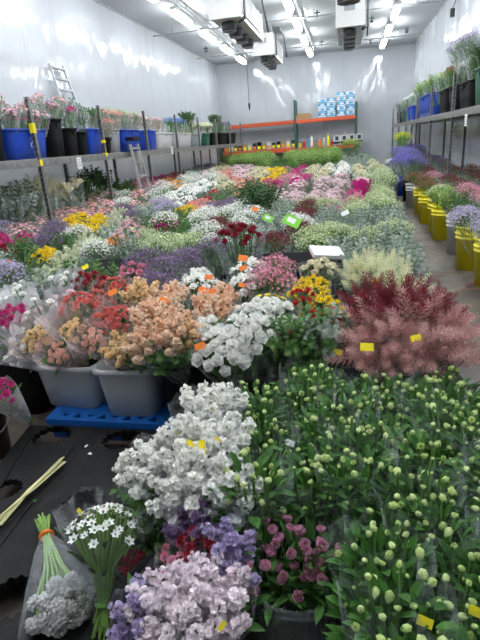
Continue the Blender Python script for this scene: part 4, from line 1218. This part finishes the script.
# greyish wrapped parcels at the left edge
for q, (px, py, z, s) in enumerate(((8, 345, .52, 1.0), (22, 352, .5, .8), (3, 330, .58, 1.0), (28, 330, .6, .8))):
    lay('wrapw', px, py, z, s * .9, .8, -.3, 'crinkled clear wrapped bunch at the left edge, %s from bottom' % ['second', 'first', 'third', 'topmost'][q], paper)
lay('carn', 12, 318, .64, .8, .4, 0, 'magenta bunch in white wrap near the left edge above the grey parcels', paper)
for q, (px, py) in enumerate(((18, 296), (60, 285), (70, 283), (38, 312))):
    lay('wrapw', px, py, .66, 1.0, .3, -.1, 'crumpled white paper bunch, %s from the left among pale wraps' % ['first', 'third', 'fourth', 'second'][q], paper)

# magenta wrapped bunch, mid left
p = at(163, 222, z=.72); bunch('wfill', p.x, p.y, .12, (.1, .1), 1.0, 1, 'white filler bunch in bright magenta wrap at mid left', sleeve=magw)
p = at(297, 184, z=.72); bunch('prose', p.x, p.y, .12, (0, 0), 1.1, 1, 'pale rose bunch in magenta wrap, nearer the back left of centre', sleeve=magw)
p = at(362, 186, z=.72); bunch('prose', p.x, p.y, .12, (0, 0), 1.1, 1, 'pale rose bunch in magenta wrap beside the aisle', sleeve=magw)
p = at(128, 238, z=.72); bunch('aster', p.x, p.y, .12, (0, 0), 1.05, 1, 'pink and white bunch upright in a tall hazy cone, mid left', sleeve=hazy)

# astilbe
A = [('astp', 360, 345, .62, 1.0, .35, -.45), ('astp', 385, 352, .60, 1.0, .45, -.2), ('astp', 412, 352, .60, 1.0, .45, .15), ('astp', 438, 345, .62, 1.0, .3, .45),
     ('astp', 370, 325, .70, 1.0, .15, -.35), ('astp', 400, 328, .72, 1.05, .2, 0), ('astp', 430, 326, .70, 1.0, .1, .35), ('astp', 448, 332, .62, .9, .1, .6),
     ('astw', 362, 305, .78, 1.0, .0, -.25), ('astw', 385, 302, .80, 1.0, .0, -.1), ('astw', 412, 308, .78, 1.0, 0, .15), ('astw', 432, 312, .72, .9, 0, .4),
     ('astc', 372, 272, .70, 1.0, .1, 0), ('astc', 390, 268, .66, .8, .1, 0), ('astc', 402, 292, .70, 1.0, .1, .1), ('astc', 358, 278, .66, .9, .1, -.1)]
nth = {}
for k, px, py, z, s, tx, ty in A:
    nth[k] = nth.get(k, 0) + 1
    row = {'astp': 'beside the aisle', 'astw': 'behind the pink ones', 'astc': 'behind the wine red ones'}[k]
    px = 407 + (px - 402) * .86 if k != 'astc' else px
    lay(k, px, py + (6 if k != 'astc' else 0), z - .03, s * .88, tx, ty, '%s bunch %s, %s %s' % (K[k]['look'], row, ordi((nth[k] - 1) % 4), 'from left in the front' if k == 'astp' and nth[k] <= 4 else ('from left in the rear' if k == 'astp' else 'counted')))
for q, (x, y) in enumerate(((.08, 2.35), (.40, 2.38), (.05, 2.8), (.42, 2.85), (.1, 3.4), (.4, 3.3))):
    round_bucket('flower_bucket', x, y, 0, .16, .36, blackp, 'black bucket under the astilbe, %s from the camera' % ordi(q), 'bucket', 'black buckets under the astilbe', False, False)

# ------------------------------------------------------------------ green hellebore block
hx0, hx1 = -.36, .50
gr = []
y = .64
r_ = 0
while y < 1.98:
    fx = -.34 if y > 1.22 else (-.02 if y < 1.05 else -.30)
    if y < 1.12: fx = .09
    xr = .50 - max(0, (y - 1.5)) * .25
    x = xr + (.03 if y < 1.12 else 0); c_ = 0; st_ = .14 if y < 1.12 else .155
    while x > fx:
        gr.append((x + RND.uniform(-.015, .015), y + RND.uniform(-.015, .015), r_, c_)); x -= st_; c_ += 1
    y += .155; r_ += 1
for x, y, r_, c_ in gr:
    bunch('helle', x, y, .06, (RND.uniform(-.1, .1), RND.uniform(-.1, .1)), RND.uniform(.96, 1.06), 2,
          'green budded hellebore bunch, %s from right in %s row of the block' % (ordi(c_), ordi(r_)), 'green budded hellebore block lower right')
for q in range(3):
    for s in range(3):
        x, y = -.02 + .26 * s - (.06 if q == 2 else 0), .78 + .46 * q
        if q == 0 and s == 0: x = .08
        if q == 2 and s == 0: x = -.1
        bin_at('black_bin', x + .04, y, 0, .24, .42, .30, blackp, 'black bin under the hellebores, %s from left in %s row' % (ordi(s), ordi(q)), 'bin', 'black bins under the hellebore block')
bin_at('black_bin', -.30, 1.70, 0, .24, .42, .30, blackp, 'black bin under the back left corner of the hellebores', 'bin')
for px, py, m in ((473, 405, yel_tag), (425, 622, yel_tag), (290, 443, white_tag), (477, 612, yel_tag)):
    card(px, py, .56, m, .045, .028, .3)

# mauve hellebores in a clear tub
root = round_bucket('clear_tub', -.14, 1.06, .12, .15, .30, film('tub_film', (.6, .66, .66), .06, .10, 5), 'round clear plastic tub of mauve hellebores beside the green block', 'tub', None, False, False)
for q, (px, py, z, s) in enumerate(((268, 572, .46, .8), (295, 580, .44, .8), (325, 575, .46, .8), (300, 548, .5, .8), (278, 535, .5, .75), (318, 548, .5, .8))):
    lay('mhelle', px, py, z, s, .12, .05 * (q - 2), 'mauve hellebore bunch in the clear tub, %s' % ['left front', 'centre front', 'right front', 'centre back', 'left back', 'right back'][q])

# white stocks
W_ = [(146, 468, .55, .8, .45, -.45, 'leftmost, in its own pointed sleeve'), (205, 415, .62, .95, .25, 0, 'topmost beside the hellebores'), (188, 446, .6, .9, .35, -.15, 'left of the centre of the mass'),
      (222, 445, .58, .95, .3, .05, 'right side against the hellebores'), (205, 478, .56, 1.0, .4, 0, 'centre of the mass'), (184, 488, .53, .9, .4, -.1, 'lower left of the mass'),
      (228, 492, .52, .9, .4, .1, 'lower right of the mass'), (196, 500, .5, .8, .4, 0, 'bottom of the mass'), (225, 405, .6, .7, .2, .1, 'back right corner')]
for px, py, z, s, tx, ty, t in W_:
    lay('wstock', px, py, z, s, tx, ty, 'white stock bunch in clear sleeve, ' + t)
# pinkish white stocks and lilac at the bottom edge
for px, py, z, s, tx, ty, t in ((170, 608, .48, .74, .3, -.1, 'left'), (212, 606, .48, .78, .3, .1, 'right'), (192, 632, .46, .8, .35, 0, 'nearest'), (196, 594, .48, .66, .2, 0, 'farthest')):
    lay('pwstock', px, py, z, s, tx, ty, 'pinkish white stock bunch at the bottom edge, %s one of its cluster' % t)
lay('lstock', 140, 617, .46, .8, .35, -.2, 'lilac stock bunch at bottom edge left of the pinkish white stocks')
lay('lstock', 228, 546, .5, .78, .2, .1, 'lilac stock bunch above the pinkish white stocks beside the tub')
lay('lstock', 238, 570, .46, .7, .2, .2, 'small lilac stock bunch tucked beside the clear tub')
lay('viostock', 193, 528, .5, .7, .2, 0, 'dark purple stock bunch below the white stocks')
lay('crcarn', 200, 550, .48, .6, .2, 0, 'dark crimson bunch beneath the yellow card')
lay('leafy', 140, 552, .30, .55, .6, 0, 'dark green sprays right of the star flowers')
lay('crcarn', 132, 564, .34, .35, .3, 0, 'small dark crimson bunch among the star flower stems')
lay('pcarn', 183, 560, .44, .5, .3, 0, 'small pink bunch behind the pinkish white stocks')
lay('leafy', 160, 515, .36, .8, .5, -.1, 'dark leafy greenery beneath the white stocks at left')
lay('leafy', 168, 545, .34, .7, .4, 0, 'dark leafy greenery right of the star flowers')
for px, py, z, m, wd, ro in ((191, 445, .66, yel_tag, .05, .9), (213, 408, .68, yel_tag, .03, 1.2), (201, 425, .68, yel_tag, .02, 1.2), (177, 432, .66, yel_tag, .04, .8), (218, 440, .66, yel_tag, .03, .8), (197, 536, .52, yel_tag, .05, -.4), (80, 512, .3, yel_tag, .04, .7), (222, 626, .54, yel_tag, .03, -1.0), (202, 447, .66, yel_tag, .06, 1.4)):
    card(px, py, z, m, wd, wd * .5, ro)
for q, (x, y) in enumerate(((-.56, 1.62), (-.56, 1.32), (-.50, .98), (-.34, 1.36))):
    round_bucket('flower_bucket', x, y, .12, .13, .26, blackp, 'black bucket on the pallet under the stocks, %s' % ['farthest', 'second farthest', 'nearest', 'beside the hellebores'][q], 'bucket', None, False, False)

# star flower bunch lying with its stems toward the camera
def lying(key, head, foot, label, s=1.0, sleeve=True, band=None):
    head, foot = Vector(head), Vector(foot); d = head - foot; k = K[key]
    root = empty(k['name'], foot); rnd = random.Random(4)
    q = d.to_track_quat('Z', 'Y').to_matrix().to_4x4(); Ln = d.length; r = k['r'] * s
    st = MB(); lf = MB(); n = k['n']
    for i in range(n):
        rho = r * math.sqrt((i + .4) / n); a = i * 2.4; z = Ln + (r * .6) * (1 - (rho / r) ** 2) + rnd.uniform(-.02, .01)
        dd = Vector((math.cos(a) * rho / r * .9, math.sin(a) * rho / r * .9, 1)); hp = Vector((rho * math.cos(a), rho * math.sin(a), z))
        M = TR(*hp) @ face(dd, rnd.random() * 6, k['size'] * s * rnd.uniform(.85, 1.2)); c = link('bloom', bloom_mesh(key, 1, i % 3)[1], root, q @ M)
        e = Vector((rnd.uniform(-.03, .03), rnd.uniform(-.02, .02), rnd.uniform(-.03, .03)))
        st.tube([q @ e, q @ Vector((hp.x * .15, hp.y * .15, Ln * .3)), q @ Vector((hp.x * .4, hp.y * .4, Ln * .65)), q @ hp], .0038, 5)
    for i in range(26 if key == 'star' else 0):
        a = rnd.uniform(0, 6.28); rho = r * rnd.uniform(.3, .9); z = Ln * rnd.uniform(.6, .92)
        leaf(lf, rnd, q @ Vector((rho * math.cos(a), rho * math.sin(a), z)), q.to_3x3() @ Vector((math.cos(a), math.sin(a), 1)), .08, .010)
    st.build('stems', petal('fresh_stem', (.16, .34, .06), (.30, .46, .12), .1), root); lf.build('leaves', k['lm'], root)
    if sleeve:
        me = sleeve_mesh(r * 1.15, Ln + .03, clear, rnd, 1.25); link('sleeve', me, root, q @ TR(0, 0, Ln * .2) @ Matrix.Diagonal((1, 1, .85, 1)))
    if band:
        b = MB(); b.lathe([(.024, -.008), (.03, 0), (.024, .008)], 12, 0, q @ TR(0, 0, Ln * band[0])); b.build('rubber_band', band[1], root)
    tag(root, label, k['cat']); BUNCHES.append((root, head, key)); return root


hd = at(106, 530, z=.42); ft = at(103, 628, z=.14)
lying('star', hd, ft, 'white star shaped flowers lying in a clear sleeve, stems toward the camera', 1.0, True, (.25, green))
K['greyb'] = dict(name='brunia_bunch', look='grey', bloom='lump', col='grey', n=26, r=.09, h=.4, size=.028, lm=leafS, ln=8, sl=clear, cat='flower bunch', centre=None)
hd = at(62, 606, z=.18); ft = at(43, 520, z=.15)
lying('greyb', hd, ft, 'grey white knobbly bunch lying head toward the camera on the black pallet', 1.05, True, (.22, or_tag))
# bare stems
root = empty('bare_stems', at(30, 490, z=.12)); rnd = random.Random(8)
sm = petal('pale_stem', (.62, .60, .28), (.74, .70, .38), .1)
for i in range(8):
    a = at(66 - rnd.uniform(0, 9), 457 + rnd.uniform(0, 5), z=.13 + .006 * i); c = at(-6 + rnd.uniform(-4, 8), 522 + rnd.uniform(-6, 10), z=.13 + .004 * i)
    b = MB(); mid = (a + c) / 2 + Vector((rnd.uniform(-.015, .015), 0, .004)); b.tube([a - root.location, mid - root.location, c - root.location], .0042, 6); b.build('stem', sm, root)
tag(root, 'bundle of bare pale yellow green stems lying on the black pallet', 'stems')
# fallen petals and scraps
for q, (px, py, z) in enumerate(((113, 468, .125), (76, 452, .125), (33, 510, .125), (100, 456, .125))):
    b = MB(); petal_geo(b, random.Random(q), q, .022, .010, .2, .3, .003, rows=3); o = b.build('fallen_petal', pm('white') if q != 2 else leafD)
    o.location = at(px, py, z=z); tag(o, 'tiny fallen petal lying on the black pallet', 'petal', 'fallen petals on the pallet')
# loose dark red sprigs on the aisle floor
for q, (px, py) in enumerate(((440, 282), (455, 292), (448, 302), (435, 276), (466, 287))):
    p = at(px, py, z=.02); b = MB(); rr = random.Random(q)
    b.tube([(0, 0, 0), (.12, .03, .01), (.26, .0, .0)], .003, 4)
    for k in range(22):
        u = k / 22; sg = 1 if k % 2 else -1; x = .26 * u
        leaf(b, rr, (x, .02 * math.sin(u * 3), .005), (.5, sg * .9, .3), .035, .007)
    o = b.build('fallen_sprig', pm('brown') if q % 2 else pm('wine')); o.location = p; o.rotation_euler.z = rr.uniform(0, 2.5)
    tag(o, 'dark red leafy sprig fallen on the aisle floor', 'sprig', 'fallen sprigs on the aisle floor')
